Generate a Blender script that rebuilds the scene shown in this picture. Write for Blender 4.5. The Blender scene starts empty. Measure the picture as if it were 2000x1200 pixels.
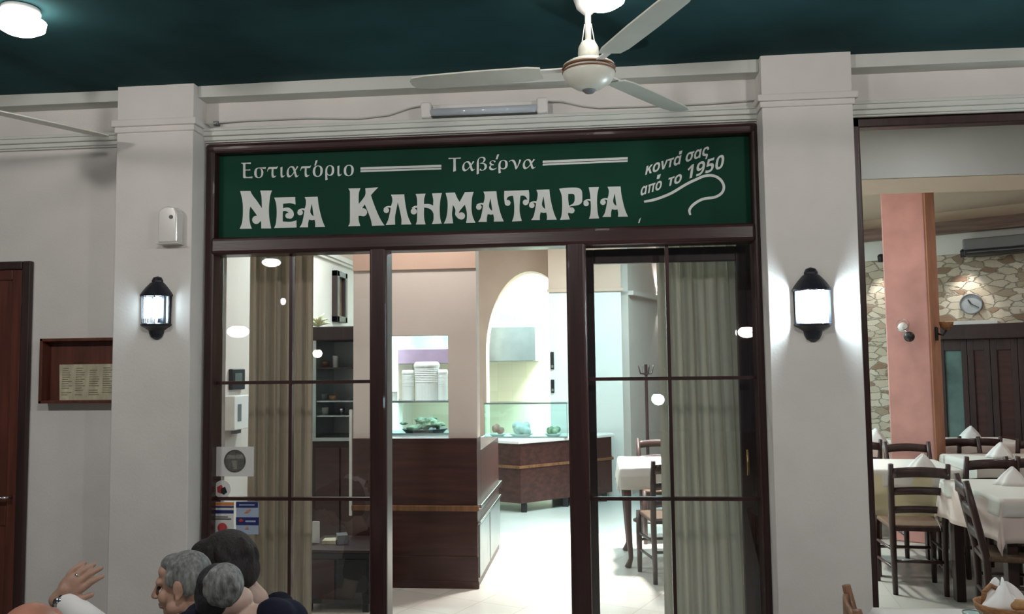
import bpy, bmesh, math, random
from mathutils import Vector, Matrix, noise
R = math.radians
PI = math.pi
random.seed(7)
SC = bpy.context.scene
COL = SC.collection

# ------------------------------------------------------------------ camera, world, exposure, main lights
EYE = Vector((0.0, -4.2, 1.55))
FPX = 1650.0
YAW, PITCH, ROLL = 0.10039, 0.06972, -0.01196
_f = Vector((-math.sin(YAW)*math.cos(PITCH), math.cos(YAW)*math.cos(PITCH), math.sin(PITCH)))
_r0 = Vector((math.cos(YAW), math.sin(YAW), 0)); _u0 = _r0.cross(_f)
_r = _r0*math.cos(ROLL)+_u0*math.sin(ROLL); _u = -_r0*math.sin(ROLL)+_u0*math.cos(ROLL)
cam = bpy.data.cameras.new('camera'); camo = bpy.data.objects.new('camera', cam); COL.objects.link(camo)
cam.sensor_fit = 'HORIZONTAL'; cam.sensor_width = 36.0; cam.lens = FPX/2000*36.0
cam.clip_start = 0.05; cam.clip_end = 200
camo.matrix_world = Matrix(((_r.x, _u.x, -_f.x, EYE.x), (_r.y, _u.y, -_f.y, EYE.y), (_r.z, _u.z, -_f.z, EYE.z), (0, 0, 0, 1)))
SC.camera = camo
SC.view_settings.view_transform = 'Standard'; SC.view_settings.look = 'None'
SC.view_settings.gamma = 1.0; SC.view_settings.use_curve_mapping = False
SC.view_settings.exposure = 0.0
SC.cycles.use_denoising = True
SC.cycles.max_bounces = 8; SC.cycles.transparent_max_bounces = 12
SC.cycles.sample_clamp_indirect = 6.0
w = bpy.data.worlds.new('world'); SC.world = w; w.use_nodes = True
w.node_tree.nodes['Background'].inputs[0].default_value = (0.030, 0.034, 0.040, 1)
w.node_tree.nodes['Background'].inputs[1].default_value = 1.0

def light(kind, loc, power, color=(1, 1, 1), size=0.1, rot=(0, 0, 0), size_y=None, spot=None, blend=0.5, spread=None):
    l = bpy.data.lights.new('light', kind); l.energy = power; l.color = color
    if kind == 'AREA':
        l.size = size
        if size_y: l.shape = 'RECTANGLE'; l.size_y = size_y
        if spread: l.spread = spread
    else: l.shadow_soft_size = size
    if kind == 'SPOT': l.spot_size = spot; l.spot_blend = blend
    o = bpy.data.objects.new('light', l); COL.objects.link(o); o.location = loc; o.rotation_euler = rot
    return o
WARM = (1.0, 0.93, 0.86); COLD = (0.64, 0.95, 1.0); WHITE = (1.0, 0.955, 0.915)
CEIL_Z = 3.02                                    # the canopy over the pavement
ROOM_Z = 3.22                                    # ceiling of the rooms
STREET_Z = -0.20
# pavement: unseen row of lamps added as main fill (lamp bodies are built below at the same places)
PAVE_FILL = [(-3.2, -2.7), (-0.9, -2.7), (1.6, -2.7), (4.0, -2.7)]
for x, y in PAVE_FILL: light('POINT', (x, y, CEIL_Z-0.17), 60, WHITE, 0.09)
# unseen ceiling lamps added for the entrance hall, kitchen and dining room
HALL_LAMPS = [(-1.2, 1.15), (-1.9, 3.0), (0.35, 3.1)]
HALL_POWER = [20, 22, 110]
HALL_SPREAD = [PI, PI, R(84)]
for (x, y), pw, sp_ in zip(HALL_LAMPS, HALL_POWER, HALL_SPREAD): light('AREA', (x, y, ROOM_Z-0.05), pw, WHITE, 0.3, spread=sp_)
UNSEEN_TUBES = [(-1.9, 6.5), (-0.2, 6.72), (0.62, 4.5), (-1.75, 2.75)]  # last two are added, unseen: they brighten the pale pillar and cup display
TUBE_POWER = [110, 460, 110, 45]
for (x, y), pw in zip(UNSEEN_TUBES, TUBE_POWER): light('AREA', (x, y, ROOM_Z-0.09), pw, COLD, 1.2, size_y=0.14)
DINING_LAMPS = [(2.2, 1.1), (4.2, 1.2), (2.1, 2.75), (4.2, 3.6)]
for x, y in DINING_LAMPS: light('AREA', (x, y, ROOM_Z-0.05), 4.2, WHITE, 0.3)

# ------------------------------------------------------------------ pixel rays (2000 x 1200 frame) to places in the room
def ray(px, py): return _f*FPX + _r*(px-1000.0) + _u*(600.0-py)
def P(px, py, Y):
    d = ray(px, py); return EYE + d*((Y-EYE.y)/d.y)
def PZ(px, py, Z):
    d = ray(px, py); return EYE + d*((Z-EYE.z)/d.z)
def X(px, py, Y): return P(px, py, Y).x
def Zc(px, py, Y): return P(px, py, Y).z

# ------------------------------------------------------------------ mesh helpers
class MB:
    def __init__(s): s.b = bmesh.new()
    def box(s, x0, x1, y0, y1, z0, z1):
        v = [s.b.verts.new((x, y, z)) for x in (x0, x1) for y in (y0, y1) for z in (z0, z1)]
        for f in ((0, 1, 3, 2), (4, 6, 7, 5), (0, 4, 5, 1), (2, 3, 7, 6), (0, 2, 6, 4), (1, 5, 7, 3)): s.b.faces.new([v[i] for i in f])
        return s
    def obox(s, c, size, m=None):
        c = Vector(c); h = Vector(size)/2; v = []
        for x in (-1, 1):
            for y in (-1, 1):
                for z in (-1, 1):
                    p = Vector((x*h.x, y*h.y, z*h.z)); v.append(s.b.verts.new(c+((m @ p) if m else p)))
        for f in ((0, 1, 3, 2), (4, 6, 7, 5), (0, 4, 5, 1), (2, 3, 7, 6), (0, 2, 6, 4), (1, 5, 7, 3)): s.b.faces.new([v[i] for i in f])
        return s
    def prism(s, a, b):
        """Two matching rings of points, capped."""
        va = [s.b.verts.new(p) for p in a]; vb = [s.b.verts.new(p) for p in b]; n = len(a)
        s.b.faces.new(va); s.b.faces.new(vb[::-1])
        for i in range(n): s.b.faces.new((va[i], vb[i], vb[(i+1) % n], va[(i+1) % n]))
        return s
    def lathe(s, c, prof, seg=24, a0=0.0, a1=2*PI, m=None, cap=True):
        c = Vector(c); full = abs(a1-a0-2*PI) < 1e-4; n = seg if full else seg+1; rings = []
        for r, z in prof:
            if r < 1e-5:
                p = Vector((0, 0, z)); rings.append([s.b.verts.new(c+((m @ p) if m else p))]*n)
            else:
                ring = []
                for i in range(n):
                    a = a0+(a1-a0)*i/seg; p = Vector((r*math.cos(a), r*math.sin(a), z)); ring.append(s.b.verts.new(c+((m @ p) if m else p)))
                rings.append(ring)
        for A, B in zip(rings, rings[1:]):
            for i in range(seg):
                j = (i+1) % n
                q = []
                for v in (A[i], A[j], B[j], B[i]):
                    if v not in q: q.append(v)
                if len(q) > 2:
                    try: s.b.faces.new(q)
                    except ValueError: pass
        if full and cap:
            for ring in (rings[0], rings[-1]):
                if len(set(ring)) > 2: s.b.faces.new(ring)
        return s
    def tube(s, pts, r, seg=10, cap=True):
        pts = [Vector(p) for p in pts]; n = len(pts); rr = r if isinstance(r, (list, tuple)) else [r]*n
        t0 = (pts[1]-pts[0]).normalized(); up = Vector((0, 0, 1)) if abs(t0.z) < 0.9 else Vector((1, 0, 0))
        nrm = (up-t0*up.dot(t0)).normalized(); rings = []
        for i, p in enumerate(pts):
            t = (pts[min(i+1, n-1)]-pts[max(i-1, 0)]).normalized()
            nrm = (nrm-t*nrm.dot(t)).normalized(); bn = t.cross(nrm)
            rings.append([s.b.verts.new(p+(nrm*math.cos(2*PI*k/seg)+bn*math.sin(2*PI*k/seg))*rr[i]) for k in range(seg)])
        for A, B in zip(rings, rings[1:]):
            for k in range(seg): s.b.faces.new((A[k], A[(k+1) % seg], B[(k+1) % seg], B[k]))
        if cap: s.b.faces.new(rings[0][::-1]); s.b.faces.new(rings[-1])
        return s
    def ball(s, c, r, seg=16, m=None):
        c = Vector(c); r = Vector((r, r, r)) if isinstance(r, (int, float)) else Vector(r)
        g = bmesh.ops.create_uvsphere(s.b, u_segments=seg, v_segments=max(6, seg*2//3), radius=1.0)
        for v in g['verts']:
            p = Vector((v.co.x*r.x, v.co.y*r.y, v.co.z*r.z)); v.co = c+((m @ p) if m else p)
        return s
    def capsule(s, p0, r0, p1, r1, seg=14):
        p0 = Vector(p0); p1 = Vector(p1)
        s.ball(p0, r0, seg); s.ball(p1, r1, seg)
        if (p1-p0).length > 1e-4: s.tube([p0, p1], [r0, r1], seg)
        return s
    def sheet(s, fn, nu, nv):
        g = [[s.b.verts.new(fn(i/nu, j/nv)) for j in range(nv+1)] for i in range(nu+1)]
        for i in range(nu):
            for j in range(nv): s.b.faces.new((g[i][j], g[i+1][j], g[i+1][j+1], g[i][j+1]))
        return s

OFF = {}                                          # world place of each thing built in world coordinates
def empty(name, label, cat, loc=(0, 0, 0), group=None):
    o = bpy.data.objects.new(name, None); COL.objects.link(o); o.location = loc; o.empty_display_size = 0.05
    o['label'] = label; o['category'] = cat
    if group: o['group'] = group
    OFF[o.name] = Vector(loc); return o
def obj(name, mb, mat, parent=None, smooth=False, bevel=0.0, seg=2, label=None, recalc=True, solid=0.0, sub=0):
    b = mb.b
    if recalc: bmesh.ops.recalc_face_normals(b, faces=b.faces)
    off = OFF.get(parent.name, Vector()) if parent else Vector()
    if off.length > 0: bmesh.ops.translate(b, verts=b.verts, vec=-off)
    me = bpy.data.meshes.new(name); b.to_mesh(me); b.free()
    if smooth:
        for p in me.polygons: p.use_smooth = True
    o = bpy.data.objects.new(name, me); COL.objects.link(o); me.materials.append(mat)
    if parent: o.parent = parent; OFF[o.name] = off
    if bevel:
        m = o.modifiers.new('bevel', 'BEVEL'); m.width = bevel; m.segments = seg; m.limit_method = 'ANGLE'; m.angle_limit = R(40)
    if solid:
        m = o.modifiers.new('solid', 'SOLIDIFY'); m.thickness = solid; m.offset = 0
    if sub:
        m = o.modifiers.new('sub', 'SUBSURF'); m.levels = sub; m.render_levels = sub
    if label: o['label'] = label
    return o
def tag(o, label, cat, group=None):
    o['label'] = label; o['category'] = cat
    if group: o['group'] = group
    return o
def struct(name, mb, mat, parent=None, **k):
    o = obj(name, mb, mat, parent, **k)
    if not parent: o['kind'] = 'structure'
    return o
def base(o):
    """Moves a one-mesh thing's origin to the middle of its foot."""
    vs = [v.co for v in o.data.vertices]
    c = Vector(((min(v.x for v in vs)+max(v.x for v in vs))/2, (min(v.y for v in vs)+max(v.y for v in vs))/2, min(v.z for v in vs)))
    o.data.transform(Matrix.Translation(-c)); o.location = c; return o
def copy_tree(o, parent=None):
    c = o.copy(); COL.objects.link(c)
    if parent: c.parent = parent
    for ch in list(o.children): copy_tree(ch, c)
    return c

# ------------------------------------------------------------------ materials
def nt(name):
    m = bpy.data.materials.new(name); m.use_nodes = True; return m, m.node_tree.nodes, m.node_tree.links, m.node_tree.nodes['Principled BSDF']
def mat(name, c, rough=0.6, var=0.0, scale=8.0, bump=0.0, bscale=60.0, metal=0.0, spec=0.5, coat=0.0, stretch=(1, 1, 1), c2=None):
    m, n, l, p = nt(name)
    p.inputs['Base Color'].default_value = (*c, 1); p.inputs['Roughness'].default_value = rough
    p.inputs['Metallic'].default_value = metal; p.inputs['Specular IOR Level'].default_value = spec
    p.inputs['Coat Weight'].default_value = coat
    if var or bump or c2:
        tc = n.new('ShaderNodeTexCoord'); mp = n.new('ShaderNodeMapping'); l.new(tc.outputs['Object'], mp.inputs[0]); mp.inputs['Scale'].default_value = stretch
        if var or c2:
            t = n.new('ShaderNodeTexNoise'); t.inputs['Scale'].default_value = scale; t.inputs['Detail'].default_value = 5; l.new(mp.outputs[0], t.inputs[0])
            r = n.new('ShaderNodeValToRGB'); e = r.color_ramp.elements
            a = tuple(max(0, x*(1-var)) for x in c); b = c2 if c2 else tuple(min(1, x*(1+var)) for x in c)
            e[0].position = 0.32; e[1].position = 0.68; e[0].color = (*a, 1); e[1].color = (*b, 1)
            l.new(t.outputs['Fac'], r.inputs[0]); l.new(r.outputs[0], p.inputs['Base Color'])
        if bump:
            t2 = n.new('ShaderNodeTexNoise'); t2.inputs['Scale'].default_value = bscale; t2.inputs['Detail'].default_value = 4; l.new(mp.outputs[0], t2.inputs[0])
            bp = n.new('ShaderNodeBump'); bp.inputs['Strength'].default_value = bump; bp.inputs['Distance'].default_value = 0.01
            l.new(t2.outputs['Fac'], bp.inputs['Height']); l.new(bp.outputs[0], p.inputs['Normal'])
    return m
def emit(name, c, s):
    m = bpy.data.materials.new(name); m.use_nodes = True; n = m.node_tree.nodes; n.clear()
    e = n.new('ShaderNodeEmission'); o = n.new('ShaderNodeOutputMaterial'); e.inputs[0].default_value = (*c, 1); e.inputs[1].default_value = s
    m.node_tree.links.new(e.outputs[0], o.inputs[0]); return m
def glass(name, tint=(1, 1, 1), f0=0.07):
    m = bpy.data.materials.new(name); m.use_nodes = True; n = m.node_tree.nodes; l = m.node_tree.links; n.clear()
    o = n.new('ShaderNodeOutputMaterial'); mx = n.new('ShaderNodeMixShader'); t = n.new('ShaderNodeBsdfTransparent'); g = n.new('ShaderNodeBsdfGlossy')
    t.inputs[0].default_value = (*tint, 1); g.inputs['Roughness'].default_value = 0.0
    lw = n.new('ShaderNodeLayerWeight'); lw.inputs[0].default_value = 0.5
    pw = n.new('ShaderNodeMath'); pw.operation = 'POWER'; pw.inputs[1].default_value = 5; l.new(lw.outputs['Facing'], pw.inputs[0])
    ma = n.new('ShaderNodeMath'); ma.operation = 'MULTIPLY_ADD'; ma.inputs[1].default_value = 1-f0; ma.inputs[2].default_value = f0; l.new(pw.outputs[0], ma.inputs[0])
    l.new(ma.outputs[0], mx.inputs[0]); l.new(t.outputs[0], mx.inputs[1]); l.new(g.outputs[0], mx.inputs[2]); l.new(mx.outputs[0], o.inputs[0]); return m
def frosted(name):
    m = bpy.data.materials.new(name); m.use_nodes = True; n = m.node_tree.nodes; l = m.node_tree.links; n.clear()
    o = n.new('ShaderNodeOutputMaterial'); mx = n.new('ShaderNodeMixShader'); t = n.new('ShaderNodeBsdfTransparent'); g = n.new('ShaderNodeBsdfTranslucent')
    mx.inputs[0].default_value = 0.35; l.new(t.outputs[0], mx.inputs[1]); l.new(g.outputs[0], mx.inputs[2]); l.new(mx.outputs[0], o.inputs[0]); return m
def tiles(name, c, grout, size, ang=0.0, rough=0.25, var=0.06, aspect=1.0, axes=None, width=0.012):
    m, n, l, p = nt(name)
    tc = n.new('ShaderNodeTexCoord'); mp = n.new('ShaderNodeMapping'); l.new(tc.outputs['Object'], mp.inputs[0]); mp.inputs['Rotation'].default_value = axes or (0, 0, ang)
    br = n.new('ShaderNodeTexBrick'); br.offset = 0.0; br.inputs['Scale'].default_value = 1.0
    br.inputs['Brick Width'].default_value = size; br.inputs['Row Height'].default_value = size*aspect; br.inputs['Mortar Size'].default_value = width*size/2; br.inputs['Mortar Smooth'].default_value = 0.1
    br.inputs['Color1'].default_value = (*[x*(1-var) for x in c], 1); br.inputs['Color2'].default_value = (*[min(1, x*(1+var)) for x in c], 1); br.inputs['Mortar'].default_value = (*grout, 1)
    l.new(mp.outputs[0], br.inputs[0]); l.new(br.outputs[0], p.inputs['Base Color']); p.inputs['Roughness'].default_value = rough; return m
def stone(name):
    m, n, l, p = nt(name)
    tc = n.new('ShaderNodeTexCoord'); mp = n.new('ShaderNodeMapping'); l.new(tc.outputs['Object'], mp.inputs[0]); mp.inputs['Scale'].default_value = (10.0, 10.0, 21.0)
    nz = n.new('ShaderNodeTexNoise'); nz.inputs['Scale'].default_value = 2.0; l.new(mp.outputs[0], nz.inputs[0])
    mxv = n.new('ShaderNodeMixRGB'); mxv.inputs[0].default_value = 0.33; l.new(mp.outputs[0], mxv.inputs[1]); l.new(nz.outputs['Color'], mxv.inputs[2])
    v = n.new('ShaderNodeTexVoronoi'); v.inputs['Scale'].default_value = 1.0; l.new(mxv.outputs[0], v.inputs[0])
    ve = n.new('ShaderNodeTexVoronoi'); ve.feature = 'DISTANCE_TO_EDGE'; ve.inputs['Scale'].default_value = 1.0; l.new(mxv.outputs[0], ve.inputs[0])
    sx = n.new('ShaderNodeSeparateXYZ'); l.new(v.outputs['Color'], sx.inputs[0])
    r = n.new('ShaderNodeValToRGB'); e = r.color_ramp.elements
    e[0].color = (0.27, 0.17, 0.11, 1); e[0].position = 0.05; e[1].color = (0.60, 0.53, 0.43, 1); e[1].position = 0.9
    k = e.new(0.35); k.color = (0.50, 0.43, 0.33, 1)
    l.new(sx.outputs[0], r.inputs[0])
    r2 = n.new('ShaderNodeValToRGB'); r2.color_ramp.elements[0].position = 0.015; r2.color_ramp.elements[1].position = 0.06; l.new(ve.outputs['Distance'], r2.inputs[0])
    mx = n.new('ShaderNodeMixRGB'); mx.inputs[1].default_value = (0.33, 0.28, 0.22, 1); l.new(r2.outputs[0], mx.inputs[0]); l.new(r.outputs[0], mx.inputs[2])
    nf = n.new('ShaderNodeTexNoise'); nf.inputs['Scale'].default_value = 7.0; nf.inputs['Detail'].default_value = 6; l.new(mp.outputs[0], nf.inputs[0])
    ml = n.new('ShaderNodeMixRGB'); ml.blend_type = 'OVERLAY'; ml.inputs[0].default_value = 0.35; l.new(mx.outputs[0], ml.inputs[1]); l.new(nf.outputs['Fac'], ml.inputs[2])
    l.new(ml.outputs[0], p.inputs['Base Color']); p.inputs['Roughness'].default_value = 0.85
    bp = n.new('ShaderNodeBump'); bp.inputs['Strength'].default_value = 0.6; bp.inputs['Distance'].default_value = 0.03; l.new(r2.outputs[0], bp.inputs['Height']); l.new(bp.outputs[0], p.inputs['Normal'])
    return m
def wood(name, c, rough=0.35, coat=0.2, var=0.35, along='z', scale=3.0):
    st = {'z': (9, 9, 0.7), 'x': (0.7, 9, 9), 'y': (9, 0.7, 9)}[along]
    return mat(name, c, rough, var, scale, 0.06, 14, coat=coat, stretch=st)
def cloth(name, c, stripes=None, trans=0.0, rough=0.85):
    m, n, l, p = nt(name)
    p.inputs['Base Color'].default_value = (*c, 1); p.inputs['Roughness'].default_value = rough; p.inputs['Specular IOR Level'].default_value = 0.15
    tc = n.new('ShaderNodeTexCoord')
    if stripes:
        wv = n.new('ShaderNodeTexNoise'); mp = n.new('ShaderNodeMapping'); mp.inputs['Scale'].default_value = (26, 6, 0.15); l.new(tc.outputs['Object'], mp.inputs[0]); l.new(mp.outputs[0], wv.inputs[0]); wv.inputs['Scale'].default_value = 1.0; wv.inputs['Detail'].default_value = 3
        r = n.new('ShaderNodeValToRGB'); r.color_ramp.elements[0].color = (*stripes, 1); r.color_ramp.elements[1].color = (*c, 1); r.color_ramp.elements[0].position = 0.38; r.color_ramp.elements[1].position = 0.62
        l.new(wv.outputs['Fac'], r.inputs[0]); l.new(r.outputs[0], p.inputs['Base Color'])
    else:
        t = n.new('ShaderNodeTexNoise'); t.inputs['Scale'].default_value = 9; l.new(tc.outputs['Object'], t.inputs[0])
        bp = n.new('ShaderNodeBump'); bp.inputs['Strength'].default_value = 0.2; bp.inputs['Distance'].default_value = 0.02; l.new(t.outputs['Fac'], bp.inputs['Height']); l.new(bp.outputs[0], p.inputs['Normal'])
    if trans:
        o = n['Material Output']; tr = n.new('ShaderNodeBsdfTranslucent'); tr.inputs[0].default_value = (*c, 1); mx = n.new('ShaderNodeMixShader'); mx.inputs[0].default_value = trans
        l.new(p.outputs[0], mx.inputs[1]); l.new(tr.outputs[0], mx.inputs[2]); l.new(mx.outputs[0], o.inputs[0])
    return m

M = dict(
    plaster=mat('plaster', (0.70, 0.675, 0.645), 0.8, 0.05, 3, 0.10, 90, spec=0.2),
    moulding=mat('moulding', (0.63, 0.65, 0.605), 0.7, 0.05, 4, 0.08, 40, spec=0.2),
    canopy=mat('canopy', (0.023, 0.068, 0.074), 0.9, 0.3, 1.4, 0.2, 5, spec=0.1),
    frame=wood('frame_wood', (0.034, 0.011, 0.010), 0.36, 0.15),
    framex=wood('frame_wood_across', (0.034, 0.011, 0.010), 0.36, 0.15, along='x'),
    panel=wood('panel_wood', (0.050, 0.017, 0.014), 0.4, 0.15, along='x'),
    door=wood('door_wood', (0.105, 0.030, 0.018), 0.4, 0.2),
    dark=wood('dark_wood', (0.030, 0.012, 0.011), 0.5, 0.1),
    chair=wood('chair_wood', (0.040, 0.017, 0.014), 0.45, 0.15),
    honey=wood('honey_wood', (0.17, 0.075, 0.032), 0.45, 0.15),
    rush=mat('rush', (0.11, 0.065, 0.036), 0.8, 0.3, 30, 0.4, 60, stretch=(1, 6, 1)),
    green=mat('sign_green', (0.006, 0.050, 0.030), 0.6, 0.12, 2.0, spec=0.12),
    letter=mat('letter_white', (0.74, 0.77, 0.74), 0.5, 0.03, 8, spec=0.3),
    metal_black=mat('black_iron', (0.012, 0.014, 0.022), 0.4, 0.2, 30, 0.1, 120),
    white=mat('white_plastic', (0.78, 0.76, 0.73), 0.3, 0.03, 10),
    cream=mat('cream_plastic', (0.66, 0.66, 0.58), 0.3, 0.05, 8),
    grey=mat('grey_plastic', (0.16, 0.17, 0.18), 0.4, 0.1, 10),
    black=mat('black_plastic', (0.012, 0.012, 0.014), 0.4, 0.1, 10),
    chrome=mat('chrome', (0.75, 0.76, 0.78), 0.18, 0.05, 10, metal=1.0),
    steel=mat('steel', (0.40, 0.46, 0.46), 0.32, 0.08, 6, metal=0.9),
    mauve=mat('mauve_steel', (0.36, 0.25, 0.36), 0.35, 0.1, 6, metal=0.5),
    crown=wood('crown_wood', (0.20, 0.135, 0.11), 0.6, 0.0, along='x'),
    gold=mat('gold', (0.75, 0.5, 0.2), 0.25, 0.05, 10, metal=1.0),
    cream_wall=mat('cream_wall', (0.66, 0.58, 0.53), 0.8, 0.03, 3, 0.05, 60, spec=0.2),
    peach=mat('peach_paint', (0.60, 0.42, 0.335), 0.8, 0.05, 3, 0.05, 60, spec=0.2),
    white_wall=mat('white_wall', (0.78, 0.78, 0.74), 0.75, 0.03, 3, 0.05, 60, spec=0.2),
    pink=mat('pink_plaster', (0.58, 0.315, 0.285), 0.8, 0.14, 3.5, 0.12, 40, spec=0.2),
    orange=mat('orange_plaster', (0.56, 0.29, 0.19), 0.8, 0.14, 3.5, 0.12, 40, spec=0.2),
    stone=stone('rubble_stone'),
    floor=tiles('floor_tiles', (0.66, 0.62, 0.56), (0.40, 0.36, 0.32), 0.33, ang=R(24), rough=0.22),
    greyfloor=tiles('grey_green_floor_tiles', (0.34, 0.39, 0.37), (0.26, 0.29, 0.28), 0.33, ang=R(24), rough=0.3),
    dfloor=tiles('dining_floor_tiles', (0.33, 0.33, 0.295), (0.22, 0.21, 0.19), 0.33, ang=R(8), rough=0.35),
    paving=tiles('paving', (0.35, 0.33, 0.30), (0.22, 0.21, 0.2), 0.4, rough=0.7),
    ktile=tiles('kitchen_wall_tiles', (0.68, 0.62, 0.46), (0.55, 0.50, 0.40), 0.2, axes=(R(90), 0, 0), rough=0.2),
    rceil=mat('room_ceiling', (0.72, 0.70, 0.66), 0.9, 0.02, 3),
    pceil=mat('peach_ceiling', (0.70, 0.58, 0.47), 0.9, 0.02, 3),
    wcloth=cloth('white_cloth', (0.66, 0.635, 0.585)),
    ycloth=cloth('yellow_cloth', (0.66, 0.60, 0.40)),
    pcloth=cloth('pale_pink_cloth', (0.72, 0.60, 0.55)),
    napkin=cloth('napkin_cloth', (0.80, 0.78, 0.76)),
    curtain=cloth('curtain_cloth', (0.66, 0.595, 0.51), (0.46, 0.41, 0.335), trans=0.45),
    curtain_grey=cloth('grey_curtain_cloth', (0.80, 0.77, 0.70), (0.64, 0.61, 0.54), trans=0.45),
    glass=glass('window_glass', (0.97, 0.98, 0.98), 0.07),
    kglass=glass('display_glass', (0.86, 0.97, 0.96), 0.08),
    lglass=glass('lantern_glass', (0.95, 0.98, 1.0), 0.05),
    lfrost=frosted('frosted_glass'),
    bulb_cold=emit('cold_bulb', (0.74, 0.92, 1.0), 700),
    bulb_dim=emit('dim_cold_bulb', (0.74, 0.92, 1.0), 36),
    lamp=emit('lamp_light', (1.0, 0.95, 0.90), 12),
    lamp_warm=emit('warm_lamp_light', (1.0, 0.84, 0.74), 34),
    lamp_blue=emit('cold_lamp_light', (0.70, 0.95, 1.0), 40),
    tube_on=emit('lit_tube', (0.80, 0.97, 1.0), 12),
    down=emit('downlight', (1.0, 0.95, 0.9), 12),
    paper=mat('paper', (0.66, 0.66, 0.64), 0.7, 0.03, 10),
    ink=mat('ink', (0.075, 0.075, 0.065), 0.6, 0.6, 22),
    badge=mat('badge_print', (0.10, 0.105, 0.095), 0.6, 0.3, 60),
    badge_light=mat('badge_light_print', (0.20, 0.20, 0.175), 0.6, 0.3, 60),
    red=mat('red_print', (0.45, 0.05, 0.05), 0.5, 0.05, 10),
    orange_print=mat('orange_print', (0.62, 0.22, 0.08), 0.5, 0.05, 10),
    navy=mat('navy_print', (0.014, 0.022, 0.13), 0.5, 0.05, 10),
    skyblue=mat('pale_blue_print', (0.36, 0.44, 0.58), 0.5, 0.1, 10),
    skin=mat('skin', (0.41, 0.25, 0.185), 0.5, 0.12, 14, 0.05, 80, spec=0.3),
    skin_pale=mat('pale_skin', (0.50, 0.35, 0.29), 0.5, 0.1, 14, 0.05, 80, spec=0.3),
    skin_red=mat('ruddy_skin', (0.37, 0.165, 0.115), 0.45, 0.15, 14, 0.05, 80, spec=0.35),
    hair_grey=mat('grey_hair', (0.17, 0.175, 0.17), 0.55, 0.5, 16, 0.5, 40, stretch=(5, 5, 1.2)),
    hair_dark=mat('dark_hair', (0.011, 0.006, 0.006), 0.62, 0.4, 16, 1.0, 26, stretch=(5, 5, 1.2)),
    hair_black=mat('black_hair', (0.006, 0.006, 0.010), 0.5, 0.3, 16, 0.4, 40, stretch=(5, 5, 1.2)),
    shirt=cloth('white_shirt', (0.72, 0.71, 0.70)),
    navytop=cloth('navy_top', (0.010, 0.011, 0.024)),
    eye=mat('eye', (0.03, 0.02, 0.015), 0.2, 0.1, 10),
    basket=mat('wicker', (0.26, 0.12, 0.045), 0.7, 0.4, 40, 0.5, 50, stretch=(1, 1, 5)),
    bread=mat('bread', (0.45, 0.25, 0.11), 0.8, 0.25, 20, 0.3, 40),
    salad=mat('salad', (0.30, 0.38, 0.20), 0.5, 0.5, 18, 0.6, 60, c2=(0.66, 0.68, 0.50)),
    food=mat('food', (0.55, 0.25, 0.20), 0.6, 0.4, 20, 0.3, 40),
    plant=mat('dried_flower', (0.62, 0.60, 0.36), 0.8, 0.2, 20),
    menu=mat('menu_paper', (0.50, 0.47, 0.33), 0.7, 0.22, 26, stretch=(1, 1, 0.4)),
    mirror=mat('mirror_back', (0.35, 0.36, 0.35), 0.3, 0.1, 4, metal=0.3),
    cable=mat('cable', (0.52, 0.53, 0.50), 0.6, 0.05, 10),
    ac=mat('ac_shell', (0.16, 0.165, 0.17), 0.4, 0.05, 10),
    dial=mat('dial', (0.34, 0.36, 0.38), 0.5, 0.1, 16),
)

# ================================================================== THE SETTING
XL = X(401, 600, 0); XR = X(1489, 600, 0)          # the shopfront's outer edges
ZT = Zc(940, 262, 0)                               # top of the shopfront frame
ZTI = Zc(940, 282, 0)                              # under the top rail
ZB1 = Zc(940, 451, 0); ZB0 = Zc(940, 486, 0)       # transom
XO0 = X(1664, 600, 0); XO1 = 4.3                   # opening into the dining room
ZO = Zc(1840, 218, 0)

mb = MB().box(-5.5, XL, 0, 0.25, STREET_Z, CEIL_Z+0.3); struct('wall_front', mb, M['plaster'])
mb = MB().box(XL, XR, 0.0, 0.25, ZT, CEIL_Z+0.3); struct('wall_over_shopfront', mb, M['plaster'])
mb = MB().box(XR, XO0, 0.0, 0.25, STREET_Z, CEIL_Z+0.3); struct('wall_between', mb, M['plaster'])
mb = MB().box(XO0, 6.5, 0.0, 0.25, ZO, CEIL_Z+0.3).box(XO1, 6.5, 0, 0.25, STREET_Z, ZO); struct('wall_right', mb, M['plaster'])
# two pilasters with a moulded band round the neck
def pilaster(x0, x1, zc0, zc1):
    m = MB().box(x0, x1, -0.15, 0.0, STREET_Z, CEIL_Z)
    o = struct('pilaster', m, M['plaster'], bevel=0.004)
    m = MB().box(x0-0.022, x1+0.022, -0.172, 0.0, zc0+(zc1-zc0)*0.45, zc1).box(x0-0.010, x1+0.010, -0.160, 0.0, zc0, zc0+(zc1-zc0)*0.5)
    obj('neck_band', m, M['plaster'], o, bevel=0.006)
    return o
CLX0, CLX1 = X(221, 600, -0.15), X(372, 600, -0.15)
CRX0, CRX1 = X(1501, 600, -0.15), X(1682, 600, -0.15)
pilaster(CLX0, CLX1, Zc(300, 257, -0.16), Zc(300, 231, -0.17))
pilaster(CRX0, CRX1, Zc(1580, 206, -0.16), Zc(1580, 180, -0.17))
# entablature: fascia below the canopy, and a stepped moulding above the frame
zf = Zc(940, 166, -0.10)
for i, (a, b) in enumerate(((-5.5, CLX0), (CLX1, CRX0), (CRX1, 6.5))):
    m = MB().box(a, b, -0.105, 0, zf, CEIL_Z)
    z1 = Zc(940, 231, -0.05); z0 = ZT+0.005
    m.box(a, b, -0.055, 0, z0+(z1-z0)*0.45, z1).box(a, b, -0.035, 0, z0+(z1-z0)*0.12, z0+(z1-z0)*0.5).box(a, b, -0.02, 0, z0, z0+(z1-z0)*0.2)
    m.box(a, b, -0.066, 0, z1-0.012, z1+0.004)
    struct('trim_%d' % (i+1), m, M['moulding'], bevel=0.004)
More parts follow.
